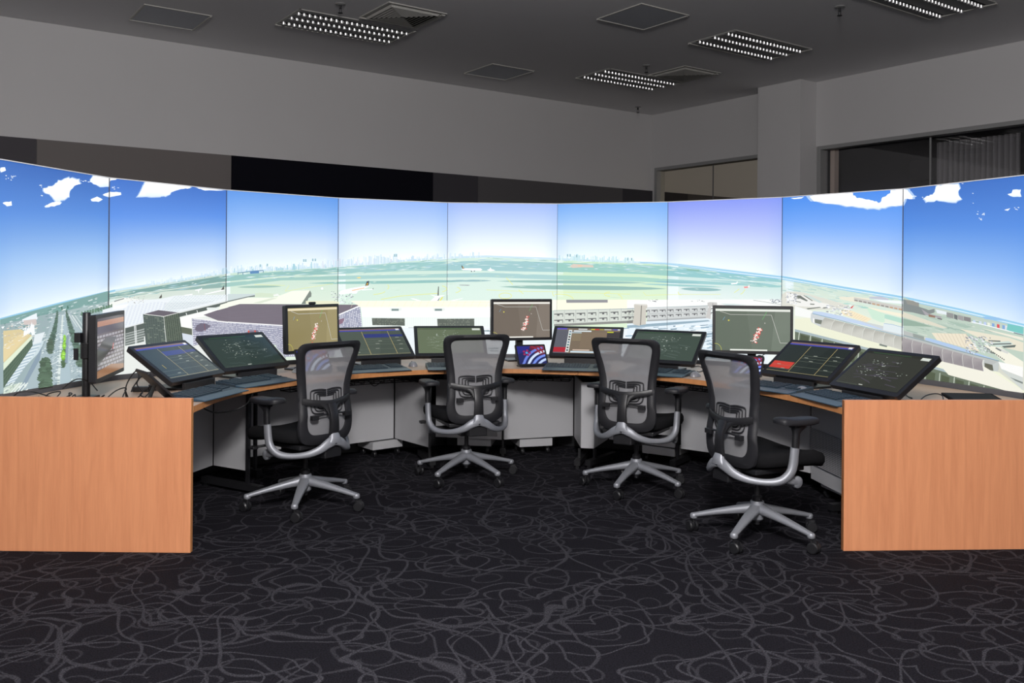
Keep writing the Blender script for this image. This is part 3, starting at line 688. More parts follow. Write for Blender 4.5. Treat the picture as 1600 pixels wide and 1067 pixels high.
draw(zF((900, 580), (1040, 582), (1160, 594), (960, 598)), (216, 230, 230)); pl(zF((1215, 548), (1300, 560), (1420, 580), (1480, 590)), .3, (150, 156, 156))
# picture 8 and 9: aprons, long roof with arched skylights
speck(zG, (1222, 436, 1420, 482), 260, [(196, 222, 216), (176, 210, 206), (222, 236, 226), (210, 230, 222)], (5, 22), (.4, 1.4), .16, lambda u, v: v > hz(u) + 3 and v < hz(u) + 30)
draw(zG((150, 400), (190, 370), (340, 372), (620, 450), (870, 520), (700, 560), (300, 560), (140, 530)), (222, 222, 212)); draw(zG((740, 425), (900, 425), (1060, 440), (1060, 470), (900, 480), (760, 450)), (236, 232, 214))
draw(zG((190, 378), (350, 408), (480, 470), (640, 500), (640, 545), (560, 540), (300, 520), (200, 480)), (236, 236, 232))
for a, b, c, d in (((255, 408), (340, 410), (420, 465), (405, 472)), ((270, 430), (330, 438), (330, 446), (270, 438)), ((280, 465), (345, 478), (345, 486), (280, 472)), ((380, 405), (470, 465), (462, 470), (372, 410)), ((440, 495), (490, 498), (484, 508), (444, 506)), ((400, 545), (540, 530), (560, 536), (420, 556)), ((580, 535), (635, 530), (620, 546), (570, 545))):
    draw(zG(a, b, c, d), (112, 118, 112))
draw(zG((372, 406), (430, 410), (570, 480), (540, 488)), (206, 222, 218)); speck(zG, (1227, 456, 1245, 474), 60, [(160, 166, 174), (240, 242, 246), (136, 140, 148), (214, 218, 224)], (1, 4), (.6, 1.8)); draw(zG((290, 545), (460, 595), (460, 650), (290, 620)), (240, 240, 242)); draw(zG((285, 540), (465, 590), (465, 600), (285, 552)), (190, 200, 204))
speck(zG, (1202, 467, 1222, 472), 20, [(110, 120, 140), (230, 236, 240)], (1, 3), (.6, 1.6))
draw(zG((1030, 530), (1400, 600), (1420, 615), (1420, 640), (1020, 545)), (244, 238, 216)); draw(zG((900, 430), (1480, 540), (1480, 585), (900, 468)), (206, 204, 198))
for k in range(12): draw(zG((905 + 46 * k, 452 + 9.2 * k), (938 + 46 * k, 458 + 9.2 * k), (938 + 46 * k, 474 + 9.2 * k), (905 + 46 * k, 466 + 9.2 * k)), (196, 160, 128) if k in (4, 5, 8, 9, 10) else (150, 146, 142))
draw(zG((1060, 425), (1180, 418), (1260, 445), (1260, 462), (1060, 440)), (196, 200, 214)); draw(zG((1100, 450), (1410, 470), (1410, 500), (1200, 480)), (236, 242, 250))
draw(zG((1110, 600), (1250, 610), (1400, 650), (1400, 700), (1190, 640)), (182, 222, 206)); draw(zG((900, 470), (1020, 520), (1090, 650), (1180, 690), (1220, 690), (1220, 600), (1000, 520)), (206, 234, 214)); lens(1345, 1358, 480.5, 2.5, (170, 214, 204), .05); lens(1318, 1330, 474.5, 2.2, (180, 220, 210), .05)
draw(zG((760, 560), (860, 562), (1085, 655), (1030, 690), (780, 610)), (246, 232, 200))
for k in range(8): pl(zG((860 + 26 * k, 570 + 11 * k), (820 + 24 * k, 622 + 8 * k)), .25, (232, 206, 170))
speck(zG, (1290, 476, 1330, 492), 110, [(176, 182, 192), (244, 246, 250), (206, 212, 220), (150, 156, 168)], (1, 5), (.4, 1.3)); draw(zG((740, 535), (850, 552), (870, 545), (905, 512), (890, 540), (840, 560)), (252, 250, 250)); draw(zG((860, 545), (885, 520), (905, 512), (880, 545)), (210, 70, 70))
# the long terminal: blue roof, wall, arches, cream canopy, dark glazing
def LP(a, b, t): return (a[0] + (b[0] - a[0]) * t, a[1] + (b[1] - a[1]) * t)
r0, r1 = zG((290, 665))[0], zH((1120, 965))[0]
canopy = [(1243, 500), (1262, 497), (1300, 508), (1360, 526), (1412, 545), (1462, 560), (1560, 583), (1575, 590), (1620, 622), (1620, 630), (1500, 592), (1400, 562), (1243, 516)]
draw([(1243, 498), (1270, 496), (1412, 520), (1540, 575), (1562, 582), (1640, 640), (1640, 650), (1243, 560)], (236, 238, 214))
draw([(1243, 516), (1330, 538), (1410, 560), (1500, 586), (1640, 630), (1640, 700), (1243, 700)], (104, 116, 98))
draw([(1243, 514), (1330, 536), (1410, 558), (1500, 584), (1640, 627), (1640, 631), (1500, 588), (1410, 562), (1330, 540), (1243, 518)], (170, 186, 190))
for k in range(22):
    u = 1250 + 17.5 * k + k * k * .22; v = 517 + (u - 1243) * .29
    pl([(u, v), (u - 3.5, v + 30 + k)], .6, (206, 214, 200)); draw([(u + 2, v + 3), (u + 15, v + 7), (u + 12, v + 24 + k * .6), (u, v + 20 + k * .6)], (78, 88, 66))
for cx, cy in ((1470, 606), (1500, 612), (1430, 600)):
    for _ in range(26):
        a = rs.uniform(PI, 2 * PI); L = rs.uniform(4, 11); pl([(cx, cy + 8), (cx + L * math.cos(a), cy + 6 + L * math.sin(a))], .35, (150, 168, 148))
draw([(1243, 478), (1270, 486), (1273, 498), (1243, 493)], (238, 240, 238)); draw(zG((455, 600), (480, 575), (780, 630), (1210, 730), (1420, 800), (1420, 850), (1000, 720), (600, 640), (560, 740), (460, 690), (450, 650)), (206, 212, 214))
draw(zG((480, 575), (560, 580), (780, 625), (800, 632), (1000, 690), (1210, 765), (1190, 768), (700, 650), (470, 598)), (196, 214, 240))
draw(zG((1210, 705), (1300, 715), (1420, 750), (1420, 820), (1205, 770)), (222, 232, 236)); pl(zG((1215, 702), (1300, 712), (1420, 745)), .4, (160, 190, 220))
pl(zG((470, 598), (700, 655), (1000, 735), (1420, 840)), .5, (132, 170, 190)); draw(zG((490, 655), (572, 668), (560, 712), (495, 695)), (120, 126, 116)); draw(zG((475, 648), (492, 652), (492, 700), (475, 690)), (240, 240, 238))
draw(zH((118, 455), (190, 460), (290, 490), (290, 530), (420, 560), (900, 700), (915, 715), (910, 790), (860, 800), (118, 560)), (186, 190, 188)); draw(zH((300, 520), (370, 528), (560, 590), (760, 635), (915, 712), (880, 705), (560, 620), (300, 540)), (176, 202, 236)); draw(zH((560, 590), (770, 636), (780, 650), (700, 640)), (206, 210, 202))
pl(zH((118, 500), (290, 545), (560, 625), (915, 715)), .5, (118, 150, 160)); draw(zH((192, 468), (290, 492), (290, 508), (192, 480)), (226, 230, 226)); draw(zH((195, 478), (290, 505), (290, 540), (200, 515)), (150, 160, 156))
def arches(o, tops, bots, n, c0, c1):
    for k in range(n):
        a0, a1 = LP(*tops, k / n), LP(*tops, (k + 1) / n); b0, b1 = LP(*bots, k / n), LP(*bots, (k + 1) / n)
        m0 = LP(a0, b0, .3); m1 = LP(a1, b1, .3)
        draw(o(a0, a1, (m1[0] - 8, m1[1]), b1, b0, (m0[0] - 8, m0[1])), [c0, c0, c1, c1, c1, c0]); pl(o(a1, (m1[0] - 8, m1[1]), b1), .5, (226, 228, 222))
arches(zG, ((600, 640), (1440, 850)), ((548, 735), (1425, 985)), 8, (184, 184, 176), (206, 206, 198))
arches(zH, ((118, 520), (790, 705)), ((118, 640), (795, 800)), 8, (168, 162, 164), (150, 144, 148))
draw(zH((795, 730), (880, 752), (870, 795), (795, 785)), (96, 98, 84)); draw(zH((860, 745), (915, 715), (905, 800), (870, 800)), (196, 202, 200)); draw(zG((1170, 912), (1250, 935), (1245, 950), (1165, 930)), (120, 130, 124))
# far right picture
draw(zH((118, 180), (350, 290), (560, 330), (1120, 470), (1120, 800), (950, 800), (915, 712), (560, 590), (118, 460)), (190, 208, 194))
speck(zH, (1413, 466, 1600, 520), 200, [(200, 214, 206), (176, 196, 184), (216, 222, 212), (160, 184, 172)], (5, 20), (.5, 1.6), .24, lambda u, v: v > hz(u) + 8)
draw(zH((118, 200), (250, 230), (250, 262), (330, 290), (380, 280), (380, 310), (300, 335), (200, 310), (118, 300)), (132, 140, 140)); draw(zH((140, 205), (200, 212), (250, 236), (250, 262), (150, 240)), (150, 150, 144)); draw(zH((270, 280), (330, 320), (440, 345), (430, 360), (300, 330)), (170, 166, 172))
draw(zH((330, 325), (385, 340), (385, 355), (330, 345)), (150, 116, 96)); draw(zH((400, 355), (445, 362), (440, 372), (405, 364)), (100, 100, 104)); draw(zH((390, 285), (480, 305), (480, 330), (400, 315)), (226, 234, 240))
for x, w, c in ((480, 58, (148, 150, 150)), (542, 30, (110, 116, 118)), (575, 46, (160, 158, 160)), (624, 58, (134, 132, 134))): draw(zH((x, 308 + (x - 480) * .24), (x + w, 320 + (x - 480) * .24), (x + w, 362 + (x - 480) * .2), (x, 348 + (x - 480) * .2)), c)
draw(zH((780, 345), (870, 346), (920, 355), (1000, 385), (800, 365)), (150, 196, 236))
for x, c in ((700, (196, 214, 240)), (750, (206, 220, 240)), (790, (190, 206, 240)), (820, (232, 236, 220)), (858, (130, 170, 220)), (900, (222, 84, 92)), (945, (130, 170, 220)), (968, (220, 224, 232))): draw(zH((x, 372 + (x - 700) * .17), (x + 22, 377 + (x - 700) * .17), (x + 22, 402 + (x - 700) * .2), (x, 398 + (x - 700) * .2)), c)
draw(zH((990, 405), (1120, 430), (1120, 500), (980, 455)), (120, 200, 196)); pl(zH((690, 388), (860, 430), (1120, 496)), .7, (236, 240, 242)); pl(zH((1040, 478), (1120, 498)), .6, (90, 110, 130))
draw(zH((118, 305), (390, 400), (490, 440), (440, 440), (118, 350)), (222, 218, 200)); draw(zH((118, 360), (220, 385), (370, 430), (118, 420)), (150, 176, 160)); draw(zH((480, 375), (700, 430), (640, 440), (520, 400)), (168, 192, 178)); draw(zH((590, 445), (1000, 520), (1120, 560), (1120, 640), (900, 590), (640, 470)), (232, 226, 206)); draw(zH((770, 440), (1120, 520), (1120, 545), (860, 470)), (236, 232, 216))
draw(zH((355, 480), (640, 488), (760, 640), (400, 540)), (236, 226, 204))
for k in range(9): pl(zH((400 + 30 * k, 483), (450 + 32 * k, 560 + 9 * k)), .3, (210, 198, 174))
draw(zH((790, 580), (930, 600), (1120, 720), (1120, 800), (980, 740)), (240, 238, 222)); draw(zH((860, 560), (1000, 548), (1040, 575), (900, 600)), (206, 222, 214)); draw(zH((940, 590), (1060, 580), (1050, 600), (960, 605)), (96, 108, 104)); draw(zH((905, 600), (1000, 640), (990, 655), (900, 620)), (212, 214, 210))
for a, b in (((830, 545), (930, 550)), ((850, 575), (1020, 570)), ((890, 605), (935, 630)), ((815, 635), (880, 650)), ((750, 515), (800, 540)), ((700, 530), (740, 545))): pl(zH(a, b), 1.0, (110, 118, 116))
for k in range(12): draw(zH((790 + 15 * k, 585 + 10 * k), (800 + 15 * k, 590 + 10 * k), (798 + 15 * k, 600 + 10 * k), (788 + 15 * k, 595 + 10 * k)), (100, 104, 100))
speck(zH, (1508, 524, 1550, 552), 130, [(160, 166, 174), (236, 238, 242), (130, 134, 142), (206, 210, 214)], (1, 5), (.5, 1.8), .3)
draw(zH((915, 720), (1120, 765), (1120, 850), (940, 780)), (240, 240, 238)); draw(zH((930, 780), (1120, 850), (1120, 960), (1010, 850)), (206, 212, 208)); draw(zH((1010, 848), (1120, 890), (1120, 905), (1060, 880)), (120, 130, 126)); draw(zH((700, 700), (1120, 960), (1120, 1000), (500, 830), (400, 715), (560, 735)), (238, 236, 222))
arches(zH, ((118, 520), (790, 705)), ((118, 640), (795, 800)), 8, (168, 162, 164), (150, 144, 148))

rows = ['far left', 'second from the left', 'third from the left', 'fourth from the left', 'middle', 'fourth from the right', 'third from the right', 'second from the right', 'far right']
what = ['with tree lined boulevard', 'with square tower block', 'with lattice walled building', 'with airliners before white roofs', 'with distant airliner on fields', 'with stone pylon', 'with plain sky over sea', 'with long cloud', 'with coast and container boxes']
for i in range(9):
    P, Q = Vector((*SV[i], 0)), Vector((*SV[i + 1], 0)); d = (Q - P); W = d.length
    t = thing('display_screen', '%s tall screen of the curved display wall, %s' % (rows[i], what[i]), 'screen', P, math.atan2(d.y, d.x), 'tall panels of the curved display wall')
    g = .0015
    pics[i].build('projected_picture', M['screen'], t, W, IZ1 - IZ0, boost=.22).location = (0, 0, IZ0)
    bm = bmesh.new()
    box(bm, g, W - g, .002, .03, .69, IZ1 + .004)
    box(bm, .0004, .0013, -.008, .002, IZ0 - .03, IZ1)
    box(bm, W - .0013, W - .0004, -.008, .002, IZ0 - .03, IZ1)
    box(bm, g, W - g, -.022, .002, .66, IZ0)
    obj('bezel', bm, M['bezel'], t)
    obj('top_edge_strip', nb(g, W - g, -.013, .01, IZ1, IZ1 + .005), M['edgelight'], t)  # light caught along the top bezel edge, put in as a white strip
    bm = bmesh.new()
    vs = box(bm, .004, W - .004, .03, .60, 0.0, IZ1 - .02)
    for v in vs:
        if v.co.y > .5: v.co.x = W / 2 + (v.co.x - W / 2) * .9; v.co.z *= .93
    obj('projector_cabinet', bm, M['dark'], t, bevel=.006)
# ------------------------------------------------------------------ room
COR = Vector((2.07, 13.26, 0)); DB = Vector((.815, .5795, 0)).normalized(); DR = Vector((.5795, -.815, 0)).normalized()  # along back wall (to the right), along right wall (to the front)
RB = Matrix(((DB.x, -DR.x, 0), (DB.y, -DR.y, 0), (0, 0, 1)))   # columns: DB, -DR
ANG = math.atan2(DB.y, DB.x)
def wpos(a, b, z=0): return COR - DB * a + DR * b + Vector((0, 0, z))   # a = metres left of the corner along the back wall, b = metres in front of the back wall
def wframe(a, b, z=0): return Matrix.Translation(wpos(a, b, z)) @ Matrix.Rotation(ANG, 4, 'Z')   # local x = right along back wall, y = away, z up
WL, WD = 14.5, 14.0
def wb(name, a0, a1, b0, b1, z0, z1, m, parent=None, **k):
    """box in wall coordinates"""
    bm = bmesh.new(); box(bm, -a1, -a0, -b1, -b0, z0, z1, wframe(0, 0))
    return obj(name, bm, m, parent, **k)
struct(wb('floor', -3.5, WL + .2, -.2, WD + .2, -.1, 0, M['carpet']))
struct(wb('ceiling', -3.5, WL + .2, -.2, WD + .2, CEIL, CEIL + .1, M['ceil']))
struct(wb('wall_back', 0, WL, -.15, 0, 0, CEIL, M['wall']))
struct(wb('wall_left', WL, WL + .15, -.15, WD, 0, CEIL, M['wall']))
struct(wb('wall_front', -.15, WL, WD, WD + .15, 0, CEIL, M['wall']))
WT = 2.965
bm = bmesh.new()
for b0, b1, z0, z1 in ((-.15, .07, 0, CEIL), (.07, 2.25, 0, .9), (.07, 2.25, WT, CEIL), (2.25, 2.86, 0, CEIL), (2.86, 8.6, 0, .9), (2.86, 8.6, WT, CEIL), (8.6, WD, 0, CEIL)):
    box(bm, 0, .15, -b1, -b0, z0, z1, wframe(0, 0))
struct(obj('wall_right', bm, M['wall']))
struct(wb('wall_pillar', 0.0, .31, 2.215, 2.855, 0, CEIL - .002, M['wall']))
# window frames and glass set in the right wall
def window(n, b0, b1, mull, gm, dep):
    w = wb('window_%d' % n, -.03 - dep, .012 - dep * 0, b0, b0 + .05, .9, WT, M['frame']); struct(w)
    bm = bmesh.new()
    for x0, x1, z0, z1 in ((b0 + .05, b1, WT - .045, WT), (b0 + .05, b1, .9, .95)):
        box(bm, -.012, .03 + dep, -x1, -x0, z0, z1, wframe(0, 0))
    struct(obj('window_%d_head' % n, bm, M['frame'], w))
    bm = bmesh.new(); box(bm, dep, dep + .008, -b1, -b0 - .05, .95, WT - .045, wframe(0, 0)); struct(obj('window_%d_pane' % n, bm, gm, w))
    bm = bmesh.new()
    for x in mull: box(bm, dep - .004, dep + .012, -x - .008, -x + .008, .95, WT - .045, wframe(0, 0))
    struct(obj('window_%d_mullion' % n, bm, M['bezel'] if n == 1 else M['frame'], w))
window(1, .07, 2.25, (1.14,), M['glass1'], .07)
window(2, 2.88, 8.6, (4.26, 6.3), M['glass2'], .10)
# dark room behind the second window
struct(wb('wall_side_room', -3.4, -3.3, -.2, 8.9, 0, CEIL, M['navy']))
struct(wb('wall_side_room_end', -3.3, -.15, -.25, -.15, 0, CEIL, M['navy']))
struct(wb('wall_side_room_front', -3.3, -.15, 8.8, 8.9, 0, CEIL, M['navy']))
struct(wb('trim_1', -.24, -.155, 2.95, 3.01, .0, CEIL - .01, M['beige']))
struct(wb('trim_2', -1.7, -1.5, 3.2, 8.0, 2.62, 2.88, M['void']))
# boards on the back wall
BT = 2.63
def ua(u, v):   # metres left of the corner where the board edge shows
    p = atz(u, v, BT); return (COR - p).dot(DB)
ed = [(-60, 212), (54, 220), (358, 244), (673, 270), (742, 276), (967, 295), (1018, 299)]
cols = [(.075, .07, .078), (.17, .155, .15), (.004, .004, .008), (.055, .052, .06), (.10, .095, .10), (.05, .048, .055)]
names = ['dark grey wall board at the far left of the back wall', 'broad warm grey wall board above the two left screens', 'near black wide wall board, darkest of the row on the back wall', 'narrow dark grey wall board right of the black one',
         'mid grey wall board above the middle right screens', 'dark grey wall board in the far corner beside the window']
for k in range(6):
    a1, a0 = ua(*ed[k]), ua(*ed[k + 1])
    if k == 5: a0 = .004
    bm_ = mat('wall_board_fabric_%d' % k, cols[k], .9, spec=.15, bump=(200, .2))
    o = wb('wall_board', a0 + .002, a1 - .002, .001, .028, .0, BT, bm_)
    tag(o, names[k], 'wall panel', 'wall boards along the back wall')

# ------------------------------------------------------------------ ceiling fixtures
def ceil_at(x, y, z=CEIL): return (x, y, z)
def make_troffer():
    t = thing('troffer_light', '', 'ceiling light', (0, 0, 0), 0, 'louvred troffer lights in the ceiling')
    bm = bmesh.new()
    w, h = 1.2, .62
    for x0, x1, y0, y1 in ((-w / 2, w / 2, -h / 2, -h / 2 + .02), (-w / 2, w / 2, h / 2 - .02, h / 2), (-w / 2, -w / 2 + .02, -h / 2, h / 2), (w / 2 - .02, w / 2, -h / 2, h / 2)):
        box(bm, x0, x1, y0, y1, -.016 if (y0 > 0 or x0 > 0) else -.0055, -.001)  # far sides hang lower, shaped to show a lit edge like a recess
    obj('frame', bm, M['vent'], t)
    obj('housing', nb(-w / 2 + .02, w / 2 - .02, -h / 2 + .02, h / 2 - .02, -.005, -.001), M['void'], t)  # black sheet: shade of the gaps between the plates put into colour
    bm = bmesh.new()
    for y in (-.272, -.1025, .0850, .272): 
        box(bm, -w / 2 + .02, w / 2 - .02, y - (.062 if abs(y) < .2 else .036), y + (.062 if abs(y) < .2 else .036), -.010, -.001)
    obj('face_plate', bm, M['vent2'], t)
    for y in (-.19, -.015, .20 - .015):
        bm = bmesh.new(); n = 22
        hw = .045
        for k in range(n):
            x = -w / 2 + .04 + (w - .08) * k / (n - 1)
            for cx_ in (0,):
                lathe(bm, ((.019, -.004), (.0175, -.015), (.0155, -.027)), 16, Matrix.Translation((x, y + cx_, 0)))  # cones replace the blades, side slope shaped to throw lamp glints at the camera
        obj('louvre_glint_cone', bm, M['chrome'], t, smooth=40)
    return t
M['vent2'] = mat('troffer_grey_face', (.30, .30, .30), .6)
tr = make_troffer()
tl = [(-1.63, 8.65, 'grey three row louvred ceiling light nearest the upper left, beside a square air grille'), (1.42, 10.87, 'farthest louvred ceiling light, touching a dark square air grille'),
      (2.46, 9.23, 'louvred ceiling light standing alone left of the white pillar'), (3.53, 7.63, 'louvred ceiling light cut by the top right edge of the view')]
for k, (x, y, lb) in enumerate(tl):
    o = tr if k == 0 else copy_tree(tr)
    o.location = (x, y, CEIL); o.rotation_euler = (0, 0, ANG); o['label'] = lb
def square_frame(bm, s, w, z0, z1):
    for x0, x1, y0, y1 in ((-s, s, -s, -s + w), (-s, s, s - w, s), (-s, -s + w, -s + w, s - w), (s - w, s, -s + w, s - w)): box(bm, x0, x1, y0, y1, z0 if (x0 > 0 or y0 > 0) else -.0085, z1)  # far sides deeper than near ones, shaped so a lit inner edge shows
def make_vent():
    t = thing('air_grille', '', 'air vent', (0, 0, 0), 0, 'square air grilles in the ceiling')
    obj('backing', nb(-.27, .27, -.27, .27, -.004, -.001), M['void'], t)
    bm = bmesh.new(); square_frame(bm, .30, .035, -.016, -.001); obj('frame', bm, M['vent'], t)
    bm = bmesh.new()
    for k in range(7):
        s = .255 - .034 * k
        for a in range(4):
            r = Matrix.Rotation(a * PI / 2, 4, 'Z')
            vs = [bm.verts.new(r @ Vector(p)) for p in ((-s, -s, -.004), (s, -s, -.004), (s - .020, -s + .020, -.024), (-s + .020, -s + .020, -.024))]
            bm.faces.new(vs)
    obj('fins', bm, M['vent'], t)
    return t
vn = make_vent()
for k, (x, y, lb) in enumerate(((-1.03, 8.24, 'pale square air grille with nested fins beside the upper left ceiling light'), (2.02, 10.53, 'dark square air grille with nested fins beside the farthest ceiling light'))):
    o = vn if k == 0 else copy_tree(vn); o.location = (x, y, CEIL); o.rotation_euler = (0, 0, ANG); o['label'] = lb
def make_hatch():
    t = thing('ceiling_access_panel', '', 'ceiling panel', (0, 0, 0), 0, 'square access panels in the ceiling')
    obj('panel', nb(-.28, .28, -.28, .28, -.008, -.001), M['tile'], t)
    bm = bmesh.new(); square_frame(bm, .30, .018, -.014, -.001); obj('frame', bm, M['vent'], t)
    return t
hc = make_hatch()
for k, (x, y, lb) in enumerate(((-3.23, 8.36, 'framed square ceiling panel at the upper left, left of the nearest light'), (-.17, 10.5, 'faint square ceiling panel between the left light and the farthest light'), (1.19, 8.23, 'bluish grey square ceiling panel at the top middle of the view'))):
    o = hc if k == 0 else copy_tree(hc); o.location = (x, y, CEIL); o.rotation_euler = (0, 0, ANG); o['label'] = lb
def make_sprinkler():
    t = thing('fire_sprinkler', '', 'sprinkler', (0, 0, 0), 0, 'fire sprinklers hanging from the ceiling')
    bm = bmesh.new(); lathe(bm, ((.045, -.001), (.045, -.006), (.02, -.012)), 16); obj('escutcheon', bm, M['vent2'], t)
    bm = bmesh.new(); lathe(bm, ((.011, -.008), (.011, -.04), (.006, -.045)), 10); box(bm, -.012, -.008, -.003, .003, -.08, -.04); box(bm, .008, .012, -.003, .003, -.08, -.04); obj('head_body', bm, M['dark'], t)
    bm = bmesh.new(); lathe(bm, ((.022, -.080), (.022, -.084), (.004, -.088)), 12); obj('deflector', bm, M['dark'], t)
    return t
sp = make_sprinkler()
for k, (x, y, lb) in enumerate(((-1.542, 7.905, 'fire sprinkler beside the upper left ceiling light'), (1.512, 10.123, 'fire sprinkler between the farthest light and its grille'), (2.882, 7.872, 'fire sprinkler at the top right, left of the cut off light'), (1.766, 12.6, 'tiny fire sprinkler in the far corner of the ceiling'))):
    o = sp if k == 0 else copy_tree(sp); o.location = (x, y, CEIL); o['label'] = lb
# curtain behind the second window
bm = bmesh.new()
def curtain(bm, b0, b1, z0, z1, off):
    n = 90; lo = []; hi = []
    for k in range(n + 1):
        t = k / n; b = b0 + (b1 - b0) * t; y = off + .03 * math.sin(t * 95) + .012 * math.sin(t * 47 + 1)
        p = wpos(-y, b); lo.append(bm.verts.new((p.x, p.y, z0))); hi.append(bm.verts.new((p.x, p.y, z1)))
    for k in range(n): bm.faces.new((lo[k], lo[k + 1], hi[k + 1], hi[k]))
curtain(bm, 4.15, 5.06, .3, 2.90, .42)
o = obj('curtain', bm, M['curtain'], smooth=80); sd = o.modifiers.new('thick', 'SOLIDIFY'); sd.thickness = .004
tag(o, 'grey pleated curtain hanging behind the dark glass at the upper right', 'curtain')
# ------------------------------------------------------------------ curved console desks
FR = [(-1.556, 4.16), (-1.560, 4.45), (-1.555, 4.775), (-1.474, 5.137), (-1.296, 5.480), (-1.038, 5.796), (-0.800, 5.990), (-0.480, 6.140), (0.005, 6.215), (0.477, 6.120), (0.780, 5.990), (1.020, 5.800), (1.255, 5.540), (1.450, 5.180), (1.580, 4.830), (1.650, 4.55), (1.668, 4.35)]
FRs = cat_rom([Vector((x, y, 0)) for x, y in FR], 12)
DC = Vector((.03, 4.50, 0))
def th(p): return math.degrees(math.atan2(p.x - DC.x, p.y - DC.y))
def front_at(t):
    for a, b in zip(FRs, FRs[1:]):
        ta, tb = th(a), th(b)
        if ta <= t <= tb: return a.lerp(b, (t - ta) / (tb - ta + 1e-9))
    return FRs[0].copy() if t < 0 else FRs[-1].copy()
def back_at(t, gap=.035):
    d = Vector((math.sin(math.radians(t)), math.cos(math.radians(t)), 0)); best = None
    for a, b in zip(SV, SV[1:]):
        a = Vector((*a, 0)); b = Vector((*b, 0)); e = b - a; n = Vector((-e.y, e.x, 0)).normalized()
        s = (a - DC).dot(n) / d.dot(n) if abs(d.dot(n)) > 1e-6 else None
        if s and s > 0:
            p = DC + d * s; k = (p - a).dot(e) / e.length_squared
            if -1e-4 <= k <= 1.0001: return DC + d * (s - gap / max(.2, abs(d.dot(n))))
    return None
# wood end panels
def end_panel(x0, y0, x1, y1, z1, lb):
    d = Vector((x1 - x0, y1 - y0, 0)); L = d.length
    o = obj('end_panel', nb(0, L, 0, .028, 0, z1), M['wood'], bevel=.0015)
    o.location = (x0, y0, 0); o.rotation_euler = (0, 0, math.atan2(d.y, d.x))
    tag(o, lb, 'panel', 'wood end panels of the console')
    o2 = obj('edge_band', nb(-.0, .0012, .0005, .0275, .001, z1 - .001) if x0 > 0 else nb(L - .0, L + .0012, .0005, .0275, .001, z1 - .001), M['edge'], o)
    return o
end_panel(-3.02, 4.335, -1.553, 4.319, .750, 'large orange beech panel standing on the carpet at the left end')
end_panel(1.659, 4.426, 3.10, 4.507, .750, 'large orange beech panel standing on the carpet at the right end')
JT = [-94, -54, -16.6, 14.8, 52, 92]
dn = ['console desk at the far left behind the left beech panel', 'console desk left of the centre with the square shaped monitor', 'middle console desk with the small tablet', 'console desk right of the centre with the wide upright monitor', 'console desk at the far right behind the right beech panel']
ZT, ZB = DESK, DESK - .030
for k in range(5):
    t0, t1 = JT[k] + .06, JT[k + 1] - .06
    if k == 0: t0 = -92.5
    if k == 4: t1 = 90
    n = 14; fr = []; bk = []
    for j in range(n + 1):
        t = t0 + (t1 - t0) * j / n
        f = front_at(t); b = back_at(max(-88, min(82, t)))
        fr.append(f); bk.append(b if b else f)
    if k == 0:
        fr = [p for p in fr if p.y > 4.37]; fr = [Vector((-1.5585, 4.358, 0))] + fr
        bk = [Vector((-2.56, 4.358, 0)), Vector((-2.575, 4.52, 0))] + [p for p in bk if p.y > 4.56 and p.x > -2.57]
    if k == 4:
        fr = [p for p in fr if p.y < 9 and p.y > 4.50] + [Vector((1.662, 4.466, 0))]
        bk = [p for p in bk if p.y > 4.9] + [Vector((2.77, 4.875, 0)), Vector((2.90, 4.538, 0))]
    t = thing('console_desk', dn[k] , 'desk', (0, 0, 0), 0, 'curved run of console desks')
    pts = fr + bk[::-1]
    bm = bmesh.new(); prism(bm, pts, ZB, ZT); obj('worktop', bm, M['top'], t)
    # front edge band
    bm = bmesh.new()
    def off(i, o):
        a, b = fr[max(0, i - 1)], fr[min(len(fr) - 1, i + 1)]; d = (b - a).normalized(); return fr[i] + Vector((d.y, -d.x, 0)) * o
    q = [(off(i, .0), off(i, .004)) for i in range(len(fr))]
    prism(bm, [p[1] for p in q] + [p[0] for p in q][::-1], ZB - .0005, ZT + .0005); obj('edge_band', bm, M['edge'], t)
    # cable tray under the top
    bm = bmesh.new(); tr_ = []
    for j in range(n + 1):
        tt = t0 + 3 + (t1 - t0 - 6) * j / n
        f = front_at(max(-80, min(80, tt))); r = Vector((math.sin(math.radians(tt)), math.cos(math.radians(tt)), 0)); tr_.append(f + r * .20)
    if k in (1, 2, 3):
        for a, b in zip(tr_, tr_[1:]):
            for dz, dr in ((0, 0), (-.05, .0), (-.05, .10), (0, .10)):
                rr = (a - DC).normalized() * dr
                tube(bm, [a + rr + Vector((0, 0, ZB - .02 + dz)), b + rr + Vector((0, 0, ZB - .02 + dz))], .0035, 1, 5)
        for a in tr_:
            rr = (a - DC).normalized() * .1
            for u0, u1 in (((0, 0, -.0), (0, 0, -.05)), ((0, 0, -.05), (rr.x, rr.y, -.05)), ((rr.x, rr.y, -.05), (rr.x, rr.y, 0))):
                tube(bm, [a + Vector(u0) + Vector((0, 0, ZB - .02)), a + Vector(u1) + Vector((0, 0, ZB - .02))], .003, 1, 5)
        for j in range(0, len(tr_), 5):
            a = tr_[j]; box(bm, a.x - .01, a.x + .01, a.y - .01, a.y + .01, ZB - .03, ZB - .0005)
        obj('cable_tray', bm, M['black'], t)
    # rail along the underside
    bm = bmesh.new()
    rl = []
    for j in range(n + 1):
        tt = t0 + 2 + (t1 - t0 - 4) * j / n; tt = max(-82, min(82, tt))
        f = front_at(tt); r = (f - DC).normalized(); rl.append((f + r * .07, f + r * .11))
    prism(bm, [a for a, b in rl] + [b for a, b in rl][::-1], ZB - .022, ZB - .0008); obj('support_rail', bm, M['black'], t)
    t['_k'] = k
desks = [o for o in C.objects if o.name.startswith('console_desk')]
for o in desks: del o['_k']
